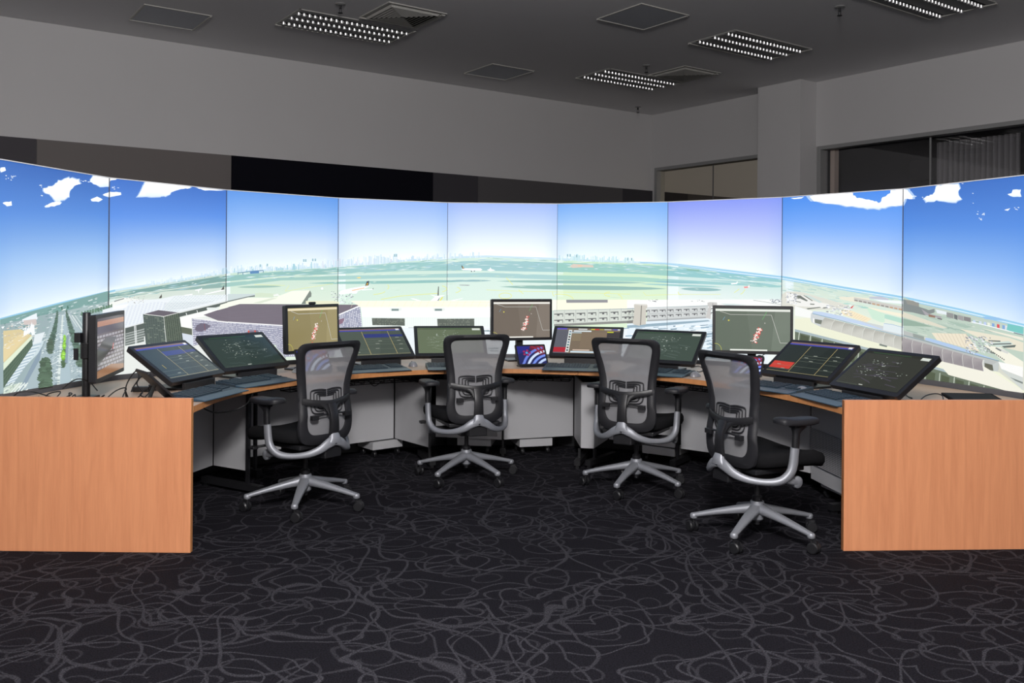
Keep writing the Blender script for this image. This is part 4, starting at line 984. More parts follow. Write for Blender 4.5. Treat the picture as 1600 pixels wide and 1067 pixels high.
# grey privacy panels under the desks (plan points of their lower edges)
def plate(p0, p1, z0, z1, parent, name='modesty_panel', m='panel', th_=.018, z1b=None):
    a, b = Vector((*p0, 0)), Vector((*p1, 0)); d = (b - a); L = d.length
    bm = bmesh.new(); vs = box(bm, 0, L, 0, th_, z0, z1)
    if z1b:
        for v in vs:
            if v.co.x > L * .5 and v.co.z > .4: v.co.z = z1b
    o = obj(name, bm, M[m], parent, bevel=.0015); o.location = a; o.rotation_euler = (0, 0, math.atan2(d.y, d.x)); return o
D0, D1, D2, D3, D4 = desks
plate((-2.10, 4.9), (-1.905, 5.69), .13, .60, D0)
plate((-1.90, 5.69), (-1.64, 5.535), .13, .60, D0)
plate((-1.739, 5.957), (-.880, 6.680), .13, .575, D1)
plate((-.872, 6.682), (-.590, 6.340), .13, .575, D1)
plate((-.575, 6.80), (-.070, 6.70), .12, .56, D2)
for a, b, z0, z1 in (((-.52, 6.785), (-.42, 6.765), .145, .25), ((-.22, 6.725), (-.10, 6.70), .145, .25)):
    o = plate(a, b, z0, z1, D2, 'perforated_grille', 'perf', .003)
plate((-.050, 6.655), (.478, 6.835), .13, .575, D2)
plate((.484, 6.80), (.500, 6.352), .13, .60, D3, th_=.012)
plate((.503, 6.350), (.590, 6.335), .13, .60, D3)
plate((.594, 6.340), (.733, 6.705), .13, .575, D3)
plate((.74, 6.70), (1.175, 6.375), .13, .575, D3)
plate((1.215, 6.355), (1.58, 6.08), .13, .60, D3)
plate((1.59, 6.07), (1.880, 5.590), .13, .60, D4)
plate((1.884, 5.580), (1.930, 5.150), .10, .60, D4)
o = plate((1.872, 5.56), (1.916, 5.16), .20, .42, D4, 'perforated_grille', 'perf', .003)
plate((1.932, 5.140), (1.96, 4.60), .13, .60, D4)
# legs
def leg(p, parent, rad, z1=ZB - .001, w=.022, foot=True, fl=(-.30, .25)):
    bm = bmesh.new(); R = Matrix.Translation(Vector((*p, 0))) @ Matrix.Rotation(rad, 4, 'Z')
    box(bm, -.008, .008, -.012, .012, .03, z1, R)
    if foot:
        box(bm, -w, w, fl[0], fl[1], .022, .06, R); box(bm, -.012, .012, fl[0] + .01, fl[0] + .04, 0, .022, R); box(bm, -.012, .012, fl[1] - .04, fl[1] - .01, 0, .022, R)
    obj('leg', bm, M['black'], parent)
def rad_(p): return -math.atan2(p[0] - DC.x, p[1] - DC.y)
for p, d, f in (((-1.625, 5.50), D0, (-.12, .4)), ((-.578, 6.335), D1, (-.10, .3)), ((-1.70, 5.92), D1, (-.05, .3)), ((1.195, 6.36), D3, (-.1, .25)), ((1.935, 5.145), D4, (-.1, .3)), ((-2.05, 4.85), D0, (-.2, .3)), ((1.95, 4.62), D4, (-.1, .3))):
    leg(p, d, rad_(p), fl=f)
leg((.492, 6.36), D2, rad_((.49, 6.33)), z1=.125, fl=(-.10, .40)); leg((.600, 6.345), D3, rad_((.60, 6.33)) - .3, z1=.125, fl=(-.10, .30))
leg((-.06, 6.72), D2, 0, fl=(-.05, .12))
# equipment trolleys behind the panels
def make_trolley():
    t = thing('equipment_trolley', '', 'computer trolley', (0, 0, 0), 0, 'computer trolleys behind the grey panels')
    obj('cabinet', nb(-.13, .13, -.1, .12, .062, .12), M['panel'], t, bevel=.002)
    obj('computer_tower', nb(-.1, .1, -.07, .1, .12, .50), M['dark'], t, bevel=.004)
    for x in (-.1, .1):
        for y in (-.07, .09):
            bm = bmesh.new(); lathe(bm, ((.0225, -.012), (.025, -.006), (.025, .006), (.0225, .012)), 14, Matrix.Translation((x, y, .025)) @ Matrix.Rotation(PI / 2, 4, 'Y')); box(bm, x - .008, x + .008, y - .008, y + .008, .03, .062); obj('caster', bm, M['black'], t)
    return t
tr = make_trolley()
for k, (x, y, a, lb) in enumerate(((-.98, 6.71, 40, 'grey computer trolley under the desk beside the leftmost chair'), (-.265, 6.86, -8, 'grey computer trolley under the desk behind the second chair from the left'),
                                  (.165, 6.85, 16, 'grey computer trolley under the middle desk, between the two middle chairs'), (1.13, 6.55, -35, 'grey computer trolley under the desk behind the third chair from the left'), (2.05, 5.42, -80, 'grey computer trolley under the desk beside the rightmost chair'))):
    o = tr if k == 0 else copy_tree(tr); o.location = (x, y, 0); o.rotation_euler = (0, 0, math.radians(a)); o['label'] = lb

# ------------------------------------------------------------------ monitors
def pbg(p, c): p.rect(0, 0, 1, 1, c)
def pic_strips(seed, blue=None, red=None, c=(56, 64, 58), bar=(70, 74, 176)):
    r = random.Random(seed); p = Pic(); pbg(p, c); p.poly([(.5, 0), (1, 0), (1, 1), (.7, 1)], tuple(x - 5 for x in c))
    p.rect(0, .955, 1, 1, (132, 104, 100)); p.rect(0, .915, 1, .955, bar); p.rect(.93, .93, .985, .985, (228, 232, 236))
    for x in (.36, .78):
        p.rect(x, .03, x + .006, .90, (196, 178, 120))
    if blue: p.rect(.37, .66, .775, .80, (52, 62, 124)); p.rect(.785, .68, 1, .76, (46, 56, 116))
    if red: p.rect(0, .12, .34, .34, (204, 66, 56))
    for a, b, ys in ((.366, .78, (.22, .40, .50, .58)), (.786, 1, (.18, .36, .50, .62)), (0, .36, (.22, .1))):
        for y in ys: p.rect(a, y, b, y + .006, (112, 122, 108)); q = r.uniform(a + .05, b - .12); p.rect(q, y + .02, q + .06, y + .032, (176, 182, 170)) if r.random() < .8 else None
    p.rect(0, .025, 1, .033, (180, 166, 120)); p.rect(.12, .3, .13, .42, (190, 168, 70)) if blue and not red else None
    return p
def pic_map(seed, c=(52, 66, 62), lay=(66, 80, 78)):
    r = random.Random(seed); p = Pic(); pbg(p, c); p.poly([(.45, 0), (1, 0), (1, .95), (.6, .95)], tuple(x - 6 for x in c))
    p.rect(0, .93, 1, 1, tuple(x - 16 for x in c)); p.rect(.1, .955, .7, .97, (62, 96, 66)); p.rect(.86, .90, .985, .975, (216, 222, 214))
    for _ in range(16):
        x, y = r.uniform(.1, .75), r.uniform(.12, .8); w = r.uniform(.05, .2); p.line((x, y), (x + w, y + r.uniform(-.08, .08)), .02, lay, 1.6)
    for k in range(3): p.line((.14 + .02 * k, .30 + .16 * k), (.74 - .03 * k, .34 + .16 * k), .014, lay, 1.6)
    for cx, cy, n in ((.30, .68, 9), (.45, .66, 8), (.62, .74, 6), (.30, .40, 9), (.48, .42, 8), (.80, .45, 5), (.2, .52, 5), (.42, .86, 2), (.55, .34, 6)):
        for _ in range(n):
            x, y = cx + r.gauss(0, .045), cy + r.gauss(0, .05)
            if .03 < x < .93 and .05 < y < .9: w = r.uniform(.008, .022); p.rect(x, y, x + w, y + .010, r.choice([(206, 214, 206), (160, 172, 162), (186, 196, 186)]))
    p.rect(.38, .035, .44, .05, (220, 224, 216)); p.rect(.02, .02, .36, .026, (100, 110, 100))
    return p
def pic_weather(seed, c, blob=(.56, .40), bar=(236, 240, 232), crop=0):
    r = random.Random(seed); p = Pic(); pbg(p, c); p.poly([(.0, 0), (.5, 0), (.42, .94), (0, .94)], tuple(x - 6 for x in c)); p.poly([(.75, 0), (1, 0), (1, .94), (.8, .94)], tuple(min(255, x + 10) for x in c))
    p.rect(0, .935, 1, .985, bar); p.rect(.20, .0, .70, .035, bar)
    L = (206, 206, 200); w = .009
    p.line((.06, .93), (.20, .855), w, L, 1.7); p.line((.20, .855), (.75, .855), w, L, 1.7); p.line((.75, .855), (.87, .20), w, L, 1.7); p.line((.87, .20), (1, .20), w, L, 1.7)
    p.line((.69, .93), (.63, .74), w, (110, 190, 110), 1.7); p.line((.13, .80), (.10, .72), w, (120, 170, 200), 1.7); p.rect(.17, .70, .19, .73, (222, 214, 90)); p.rect(.66, .65, .67, .67, (230, 220, 220))
    for k in range(8):
        a, b = math.radians(12 * k), math.radians(12 * k + 12); p.line((.085 * math.cos(a), .16 * math.sin(a)), (.085 * math.cos(b), .16 * math.sin(b)), w, (206, 206, 90), 1.7)
    for k in range(95):
        t = r.random(); x = blob[0] - .05 + .085 * t + r.gauss(0, .016); y = blob[1] - .20 + .34 * t + r.gauss(0, .03); w_ = r.uniform(.008, .024)
        p.rect(x, y, x + w_, y + w_ * 1.3, (232, 84, 78) if k < 48 else (250, 236, 228))
    return p
def pic_planner():
    p = Pic(); pbg(p, (124, 110, 94)); p.rect(0, .0, .22, .92, (96, 98, 108)); p.rect(0, .04, .19, .23, (176, 44, 58)); p.rect(.80, .40, 1, .88, (66, 62, 64)); p.rect(0, .94, .16, 1, (96, 84, 190))
    for x0, x1, c in ((.34, .48, (226, 230, 228)), (.54, .62, (210, 206, 60)), (.60, .67, (226, 60, 50)), (.68, .74, (170, 160, 60)), (.75, .86, (206, 206, 200)), (.88, .96, (90, 90, 190)), (.96, 1, (222, 232, 240))): p.rect(x0, .945, x1, .985, c)
    p.rect(.19, .04, .245, .93, (222, 226, 222))
    for k in range(8): p.rect(.203, .09 + .105 * k, .232, .145 + .105 * k, ((40, 60, 70), (60, 50, 50), (40, 110, 110), (90, 120, 150))[k % 4])
    p.rect(.27, .86, .55, .91, (226, 236, 240)); p.rect(.80, .84, .90, .88, (206, 210, 50)); p.rect(.24, .80, .40, .84, (180, 200, 206))
    for k in range(6): p.rect(.26, .76 - .05 * k, .40, .77 - .05 * k, (176, 164, 120))
    p.rect(.27, .03, .80, .09, (206, 226, 236)); p.rect(.30, .115, .56, .15, (230, 206, 190)); p.rect(.70, .10, .95, .13, (214, 232, 240)); p.rect(.40, .2, .80, .84, (130, 114, 96))
    return p
def pic_swirl(seed):
    p = Pic(); pbg(p, (34, 40, 96)); p.poly([(.35, 1), (1, 1), (1, .45), (.7, .5)], (104, 34, 62)); p.poly([(.0, .55), (.4, .75), (.5, 1), (0, 1)], (40, 44, 130))
    def band(cx, cy, r0, r1, a0, a1, c, n=10):
        for k in range(n):
            a, b = math.radians(a0 + (a1 - a0) * k / n), math.radians(a0 + (a1 - a0) * (k + 1) / n); q = []
            for rr, an in ((r0, a), (r1, a), (r1, b), (r0, b)): q.append((min(1, max(0, cx + rr * math.cos(an))), min(1, max(0, cy + rr * math.sin(an) * 1.3))))
            p.poly(q, c)
    for k in range(4): band(1.15, -.45, .50 + .17 * k, .59 + .17 * k, 95, 165, ((196, 214, 250), (120, 146, 234), (214, 228, 252), (110, 130, 220))[k])
    for k in range(3): band(.45, .5, .34 + .12 * k, .40 + .12 * k, 10, 80, (150, 44, 60))
    for k in range(5): a = 2 * PI * k / 5; band(.33 + .11 * math.cos(a), .62 + .13 * math.sin(a), 0.0, .05, 0, 360, (160, 40, 90), 6)
    band(.33, .62, 0, .05, 0, 360, (80, 170, 230), 6)
    return p
def pic_dark():
    p = Pic(); pbg(p, (9, 9, 11)); return p
def pic_facade():
    p = Pic(); pbg(p, (96, 88, 88)); p.rect(0, .86, 1, .95, (170, 120, 92)); p.rect(0, .95, 1, 1, (60, 52, 60)); p.rect(0, .74, 1, .86, (78, 74, 82))
    for i in range(26):
        for j in range(9): p.rect(.01 + i * .038, .14 + j * .066, .028 + i * .038, .18 + j * .066, (206, 204, 210) if (i + j) % 3 else (150, 146, 156))
    p.poly([(0, .2), (.55, .45), (.7, .62), (.3, .66), (0, .5)], (84, 84, 82)); p.poly([(0, .0), (1, 0), (1, .08), (.5, .16), (0, .12)], (150, 108, 76)); p.line((.55, .42), (.58, .52), .02, (210, 70, 50))
    return p
def slab(bm, w, h, t, r, y0=0):
    """rounded slab in the xz plane, front at y0, thickness t backwards, bottom at z=0"""
    pts = rounded_rect(w, h, r); lo = [bm.verts.new((x, y0, z + h / 2)) for x, z in pts]; hi = [bm.verts.new((x * .985, y0 + t, (z) * .985 + h / 2)) for x, z in pts]
    bm.faces.new(lo); bm.faces.new(hi[::-1]); n = len(pts)
    for i in range(n): bm.faces.new((lo[i], hi[i], hi[(i + 1) % n], lo[(i + 1) % n]))
def add_display(par, pic, w, h, bx, bt, bb, m='lcd', y=-.0006):
    o = pic.build('display', M[m], par, w - 2 * bx, h - bt - bb, 4e-6); o.location = (-w / 2 + bx, y, bb); return o
def touch_monitor(x, y, yaw, tilt, pic, lb):
    t = thing('touch_monitor', lb, 'monitor', (x, y, DESK), yaw, 'low tilted touch monitors on the console')
    w, h = .535, .335
    R = Matrix.Translation((0, 0, .060)) @ Matrix.Rotation(-tilt, 4, 'X')
    bm = bmesh.new(); slab(bm, w, h, .030, .010); box(bm, -.17, .17, .028, .048, .06, .26)
    hs = obj('housing', bm, M['black'], t, bevel=.002); hs.matrix_local = R
    add_display(hs, pic, w, h, .026, .024, .030)
    # stand: base plate with an upright and a hinge block
    c, s = math.cos(tilt), math.sin(tilt)
    bm = bmesh.new(); box(bm, -.13, .13, .02, .24, 0, .012); 
    zt = .060 + .14 * c - .045 * s * .9; yt = .14 * s + .045 * c
    sweep(bm, [(0, .15, .01), (0, .14, zt * .5), (0, yt, zt)], [(.05, .014)] * 3, 3, 10, up=(0, 1, 0), power=5)
    obj('stand', bm, M['black'], t, bevel=.002)
    bm = bmesh.new(); box(bm, -.15, .15, -.004, .018, 0.001, .045); obj('front_foot', bm, M['black'], t, bevel=.003)
    return t
touch_monitor(-1.769, 5.060, 1.344, .969, pic_strips(1, blue=True, c=(58, 66, 56)), 'low tilted touch monitor with yellow lined strip table, nearest the left beech panel')
touch_monitor(-1.584, 5.582, 1.012, .911, pic_map(2), 'low tilted touch monitor with dark green map, between the leftmost chair and the left screens')
touch_monitor(-.923, 6.328, .546, .910, pic_strips(3, blue=True, c=(80, 90, 82)), 'low tilted touch monitor with strip table and blue bar, right of the leftmost chair')
touch_monitor(-.437, 6.526, .162, .913, pic_map(4, c=(104, 116, 92), lay=(122, 134, 112)), 'low tilted touch monitor with pale green map, partly behind the second chair from the left')
touch_monitor(.538, 6.555, -.210, .908, pic_planner(), 'low tilted touch monitor with brown planner page, icon column and red box')
touch_monitor(1.003, 6.133, -.533, .894, pic_map(5, c=(72, 86, 78), lay=(84, 98, 92)), 'low tilted touch monitor with grey green map, right of the third chair')
touch_monitor(1.676, 5.303, -1.067, .932, pic_strips(6, red=True, c=(42, 50, 48)), 'low tilted touch monitor with a red block on a dark strip table')
touch_monitor(1.844, 4.694, -1.271, .930, pic_map(7, c=(58, 60, 54), lay=(76, 72, 82)), 'low tilted touch monitor with purple grey map, nearest the right beech panel')
def upright_monitor(x, y, yaw, zb, w, h, pic, lb, tilt=0, webcam=False, stand=True):
    t = thing('upright_monitor', lb, 'monitor', (x, y, DESK), yaw, 'upright monitors on the console')
    bm = bmesh.new(); slab(bm, w, h, .035, .008); box(bm, -w * .3, w * .3, .03, .05, h * .25, h * .75)
    hs = obj('housing', bm, M['black'], t, bevel=.002); hs.matrix_local = Matrix.Translation((0, 0, zb - DESK)) @ Matrix.Rotation(-tilt, 4, 'X')
    add_display(hs, pic, w, h, .020, .020, .022)
    if stand:
        bm = bmesh.new(); box(bm, -.028, .028, .052, .080, .01, zb - DESK + h * .5); obj('stand_pole', bm, M['black'], t, bevel=.004)
        bm = bmesh.new(); box(bm, -.12, .12, -.03, .16, 0, .012); obj('stand_base', bm, M['black'], t, bevel=.003)
    if webcam:
        bm = bmesh.new(); box(bm, -.025, .025, -.006, .02, h, h + .018); c = obj('webcam', bm, M['black'], hs, bevel=.006)
    return t
upright_monitor(-1.345, 6.06, 1.0, .826, .50, .325, pic_weather(1, (150, 138, 96), blob=(.52, .42), bar=(236, 222, 186)), 'upright monitor with yellowish radar picture behind the leftmost chair', webcam=True, tilt=.04)
upright_monitor(.080, 6.80, .34, .862, .498, .317, pic_weather(2, (122, 112, 102), bar=(240, 238, 230)), 'upright monitor with brownish radar picture above the small tablet', tilt=.02)
upright_monitor(1.615, 5.965, -.20, .843, .525, .325, pic_weather(3, (110, 120, 108)), 'upright monitor with grey green radar picture behind the rightmost chair')
# far left monitor on a clamped pole
mt = upright_monitor(-2.095, 4.655, math.radians(101.3), .812, .60, .338, pic_facade(), 'upright monitor seen almost edge on, on a black pole at the far left', stand=False)
bm = bmesh.new(); box(bm, -.03, .03, .05, .085, .19, .26); obj('mounting_plate', bm, M['black'], mt, bevel=.003)
ma = thing('monitor_arm_pole', 'thick black pole clamped to the desk at the far left, holding the edge on monitor', 'monitor arm', (-2.205, 4.615, DESK))
bm = bmesh.new(); lathe(bm, ((.020, .012), (.020, .44), (.017, .445)), 20); obj('pole', bm, M['black'], ma, smooth=40)
bm = bmesh.new(); lathe(bm, ((.027, .205), (.029, .21), (.029, .285), (.027, .29)), 20); box(bm, -.05, -.02, -.03, .01, .29, .34); box(bm, .016, .045, -.014, .014, .215, .27); obj('clamp_collar', bm, M['black'], ma, bevel=.002)
bm = bmesh.new(); box(bm, -.052, -.030, -.03, -.022, .20, .26); obj('lever', bm, M['black'], ma)
bm = bmesh.new(); box(bm, -.05, .05, -.05, .05, 0, .012); obj('base_clamp', bm, M['black'], ma, bevel=.003)
# tablets
def tablet(x, y, yaw, tilt, w, h, pic, lb, z=DESK, stand=True, m='black'):
    t = thing('tablet', lb, 'tablet', (x, y, z), yaw, 'small tablets on the console')
    R = Matrix.Translation((0, 0, .012 if stand else .0)) @ Matrix.Rotation(-tilt, 4, 'X')
    bm = bmesh.new(); slab(bm, w, h, .012, .008); b = obj('housing', bm, M[m], t, bevel=.0015); b.matrix_local = R
    add_display(b, pic, w, h, .013, .013, .013, m='lcd' if stand else 'lcd_off')
    if stand:
        bm = bmesh.new(); box(bm, -w * .4, w * .4, -.01, h * math.sin(tilt) * .8 + .03, 0, .008)
        sweep(bm, [(0, h * math.sin(tilt) * .8, .006), (0, h * .5 * math.sin(tilt) + .014, .012 + h * .5 * math.cos(tilt))], [(.03, .004)] * 2, 1, 8, up=(0, 1, 0)); obj('stand', bm, M['black'], t)
    return t
tablet(.160, 6.349, .36, .523, .235, .165, pic_swirl(1), 'small tablet with a blue and red swirl, between the two middle chairs')
tablet(1.525, 5.80, -.449, .60, .215, .15, pic_swirl(2), 'small tablet with blue picture behind the mesh of the rightmost chair', z=DESK + .001)
tablet(-1.265, 5.80, .80, .5, .25, .17, pic_swirl(3), 'small tablet with blue picture behind the mesh of the leftmost chair', z=DESK + .001)
tablet(-1.73, 4.55, math.radians(128), .78, .22, .215, pic_swirl(4), 'tablet seen from its side, leaning in front of the far left touch monitor')
t = tablet(2.40, 4.555, math.radians(-5), 1.46, .26, .17, pic_dark(), 'dark tablet lying nearly flat on the desk behind the right beech panel', z=DESK + .028, stand=False, m='fabric')
bm = bmesh.new(); box(bm, -.10, .10, .03, .15, -.028, .004); obj('stand', bm, M['black'], t)

# ------------------------------------------------------------------ keyboards and mice
def make_keyboard():
    t = thing('keyboard', '', 'keyboard', (0, 0, 0), 0, 'keyboards with wrist rests on the console')
    w = .45
    bm = bmesh.new(); vs = box(bm, -w / 2, w / 2, 0, .15, 0, .016)
    for v in vs:
        if v.co.y > .1 and v.co.z > .01: v.co.z = .030
    obj('case', bm, M['keys'], t, bevel=.002)
    bm = bmesh.new(); r = random.Random(3)
    rows = ((.016, 11), (.040, 15), (.062, 15), (.084, 15), (.106, 15), (.130, 14))
    for j, (y, n) in enumerate(rows):
        x = -w / 2 + .012; kw = .300 / n
        for k in range(n):
            xx = x + k * kw
            if j == 5 and k % 4 == 3: continue
            z = .0165 + (y / .15) * .014; box(bm, xx + .001, xx + kw - .0015, y - .008, y + .009, z - .004, z + .005)
        if j > 0:
            for k in range(4):
                xx = -w / 2 + .342 + k * .023; z = .0165 + (y / .15) * .014; box(bm, xx + .001, xx + .0205, y - .008, y + .009, z - .004, z + .005)
    vs = box(bm, -w / 2 + .008, w / 2 - .008, .005, .142, .010, .0165)
    for v in vs:
        if v.co.y > .1 and v.co.z > .015: v.co.z = .0295
    obj('keys', bm, M['keys2'], t)
    bm = bmesh.new(); vs = box(bm, -w / 2, w / 2, -.075, -.001, 0, .015)
    for v in vs:
        if v.co.y < -.05 and v.co.z > .01: v.co.z = .006
    obj('wrist_rest', bm, M['rest'], t, bevel=.004)
    return t
M['keys2'] = mat('key_cap_plastic', (0.02, 0.035, 0.05), .45, spec=.5)
kb = make_keyboard()
def place_yaw(frontmid, deg): return (frontmid[0], frontmid[1], deg)
KB = [(-1.575, 4.735, 78, 'keyboard with blue black wrist rest in front of the far left touch monitor'),
      (-1.475, 5.270, 64, 'keyboard in front of the left green map monitor, left of the leftmost chair'),
      (-.905, 5.985, 32, 'keyboard in front of the strip table monitor, right of the leftmost chair'),
      (-.36, 6.175, 10, 'keyboard half hidden behind the second chair from the left'),
      (.445, 6.160, -12, 'keyboard in front of the brown planner page, left of the third chair'),
      (.945, 5.905, -32, 'keyboard in front of the grey green map monitor, right of the third chair'),
      (1.475, 5.175, -56, 'black keyboard in front of the monitor with the red block'),
      (1.665, 4.72, -77, 'keyboard in front of the far right touch monitor, cut by the beech panel')]
for k, (x, y, a, lb) in enumerate(KB):
    o = kb if k == 0 else copy_tree(kb); o.location = (x, y, DESK + .0008); o.rotation_euler = (0, 0, math.radians(a)); o['label'] = lb
def make_mouse():
    t = thing('computer_mouse', '', 'mouse', (0, 0, 0), 0, 'computer mice beside the keyboards')
    bm = bmesh.new(); bmesh.ops.create_uvsphere(bm, u_segments=20, v_segments=12, radius=1)
    for v in bm.verts: v.co = Vector((v.co.x * .031 * (1 - .12 * v.co.y), v.co.y * .055, max(0, v.co.z) * .034 * (1 - .25 * v.co.y)))
    bmesh.ops.remove_doubles(bm, verts=bm.verts, dist=1e-5)
    obj('shell', bm, M['mouse'], t, smooth=60)
    bm = bmesh.new(); lathe(bm, ((.008, -.003), (.010, 0), (.008, .003)), 12, Matrix.Translation((0, .03, .0245)) @ Matrix.Rotation(PI / 2, 4, 'Y')); obj('scroll_wheel', bm, M['black'], t)
    return t
ms = make_mouse()
for k, (u, v, a, lb) in enumerate(((370, 596, 70, 'grey mouse beside the far left keyboard'), (466, 580, 55, 'mouse beside the leftmost chair backrest'), (645, 570, 20, 'dark mouse between the strip table monitor and the pale green map monitor'),
                                   (1087, 586, -35, 'silver mouse right of the third chair'), (1255, 610, -60, 'silver mouse between the two right keyboards'))):
    p = atz(u, v, DESK + .01); o = ms if k == 0 else copy_tree(ms); o.location = (p.x, p.y, DESK + .0008); o.rotation_euler = (0, 0, math.radians(a)); o['label'] = lb

# ------------------------------------------------------------------ cables
def cable(pts, r=.0035, lb=None, grp=None):
    bm = bmesh.new(); tube(bm, pts, r, 6, 7); o = obj('cable', bm, M['cable'], smooth=60)
    tag(o, lb, 'cable', grp); return o
zd = DESK + .004
def P(u, v, z=zd): p = atz(u, v, z); return (p.x, p.y, z)
def at_y(u, v, y): d = ray(u, v); t = y / d.y; return (d.x * t, y, EYE + d.z * t)
rc = random.Random(8)
def loopy(u0, u1, y0, y1, n, zmax, lb, grp, r=.0032, ends=None):
    pts = []; ph = rc.uniform(0, 6)
    for k in range(n + 1):
        t = k / n; u = u0 + (u1 - u0) * t + 9 * math.sin(k * 2.1 + ph); y = y0 + (y1 - y0) * t + .035 * math.cos(k * 1.7 + ph)
        z = zd + max(0, math.sin(k * 1.05 + ph * .7)) * zmax * .7; pts.append(((u - 800) / FPX * y, y, z))
    pts[0] = (pts[0][0], pts[0][1], zd); pts[-1] = (pts[-1][0], pts[-1][1], zd)
    return cable(pts, r, lb, grp)
G = 'loose black cables on the left desk'
cable([at_y(18, 622, 4.42), at_y(30, 613, 4.42), at_y(50, 612, 4.45), at_y(66, 616, 4.42), at_y(82, 621, 4.42)], .003, 'thin black cable looping behind the left beech panel at the picture edge', G)
for k, (a, b, h, lb) in enumerate(((57, 128, .045, 'long black cable coiled left of the black pole'), (62, 118, .06, 'thin black cable crossing the coil left of the black pole'), (70, 130, .03, 'flat lying cable left of the black pole'), (140, 232, .09, 'black cable looping under the edge on monitor'), (150, 240, .05, 'black cable lying between the pole and the side on tablet'), (195, 250, .10, 'cable coiled behind the side on tablet'))):
    loopy(a, b, 4.46, 4.55, 9, h, lb, G)
cable([at_y(98, 607, 4.5), at_y(112, 596, 4.5), at_y(125, 592, 4.5), at_y(140, 597, 4.55), at_y(152, 610, 4.5)], .003, 'black cable arching over the desk beside the black pole', G)
cable([at_y(195, 611, 4.62), at_y(200, 596, 4.62), at_y(212, 580, 4.62), at_y(217, 590, 4.62), at_y(208, 605, 4.62), at_y(205, 612, 4.6)], .0033, 'tall loop of cable left of the side on tablet', G)
cable([at_y(225, 612, 4.7), at_y(236, 603, 4.7), at_y(233, 590, 4.75), at_y(228, 582, 4.8), at_y(214, 598, 4.7), at_y(222, 612, 4.65)], .0033, 'loop of cable touching the side on tablet', G)
bm = bmesh.new(); p = P(222, 611); box(bm, p[0] - .05, p[0] + .05, p[1] - .02, p[1] + .02, DESK + .001, DESK + .03); o = obj('power_adapter', bm, M['black'], bevel=.006); tag(o, 'black power adapter brick on the left desk beside the side on tablet', 'power adapter')
bm = bmesh.new(); p = P(242, 609); box(bm, p[0] - .03, p[0] + .035, p[1] - .02, p[1] + .02, DESK + .001, DESK + .035); o = obj('usb_hub', bm, M['dark'], bevel=.005); tag(o, 'small dark hub box on the desk under the side on tablet', 'hub')
def u_at(x, y, z): k = cmat.transposed() @ Vector((x, y, z - EYE)); return 800 + FPX * k.x / -k.z
cable([(-1.52, 5.2, ZB - .02), (-1.50, 5.05, .62), (-1.56, 5.0, .59), (-1.62, 4.85, .60), (-1.66, 4.7, ZB - .01)], .004, 'cable sagging below the left desk edge')
cable([P(1395, 618), P(1404, 610), (P(1410, 608)[0], P(1410, 608)[1], zd + .03), P(1416, 617), P(1425, 622)], .0035, 'cable behind the far right touch monitor')
cable([at_y(1438, 625, 4.56), at_y(1447, 618, 4.62), at_y(1462, 615, 4.66), at_y(1472, 618, 4.66), at_y(1474, 625, 4.6)], .003, 'thin cable arching on the desk behind the right beech panel')
cable([P(1080, 574), P(1092, 572), P(1100, 577), P(1092, 581), P(1084, 579)], .003, 'short coil of cable right of the grey green map monitor')
cable([P(1188, 575), at_y(1194, 560, 6.0), at_y(1184, 556, 6.05), P(1180, 572)], .0035, 'cable hanging behind the wide upright monitor')
cable([P(1182, 574), at_y(1190, 565, 5.95), at_y(1192, 555, 6.0), at_y(1200, 552, 6.02)], .003, 'second cable behind the wide upright monitor')
cable([at_y(575, 595, 6.15), at_y(585, 603, 6.15), at_y(596, 596, 6.15)], .003, 'short cable loop below the desk right of the leftmost chair')
cable([at_y(800, 589, 6.35), at_y(806, 596, 6.35), at_y(815, 590, 6.35), at_y(828, 597, 6.35), at_y(840, 588, 6.35)], .003, 'cable hanging in the tray of the middle desk')
# ------------------------------------------------------------------ task chairs
def prof(z):
    return itp([(.38, -.172), (.46, -.186), (.56, -.190), (.64, -.176), (.72, -.174), (.80, -.186), (.88, -.208), (.98, -.242)], z)
HW = [(.39, .150), (.42, .182), (.46, .196), (.52, .198), (.60, .190), (.68, .190), (.76, .200), (.84, .214), (.90, .224), (.945, .222), (.97, .195)]
def cy(x): return -(x * x) * .0 + .022 * (x / .22) ** 2   # sides wrap forward
def back_pt(x, z, off=0): return Vector((x, prof(z) + cy(x) + off, z))
OUT = [(0, .392), (.10, .395), (.155, .408), (.185, .44), (.196, .50), (.190, .58), (.186, .65), (.190, .72), (.204, .80), (.219, .87), (.226, .92), (.223, .950), (.203, .969), (.17, .975), (.10, .976), (0, .976)]
INN = [(0, .448), (.075, .449), (.112, .458), (.134, .485), (.141, .53), (.138, .58), (.136, .65), (.140, .72), (.154, .80), (.170, .87), (.178, .905), (.175, .924), (.160, .937), (.13, .941), (.09, .942), (0, .942)]
def closed(L): return [(x, z) for x, z in L] + [(-x, z) for x, z in L[-2:0:-1]]
def loopN(L, n=3): return [(p.x, p.y) for p in cat_rom_closed([Vector((x, z, 0)) for x, z in closed(L)], n)]
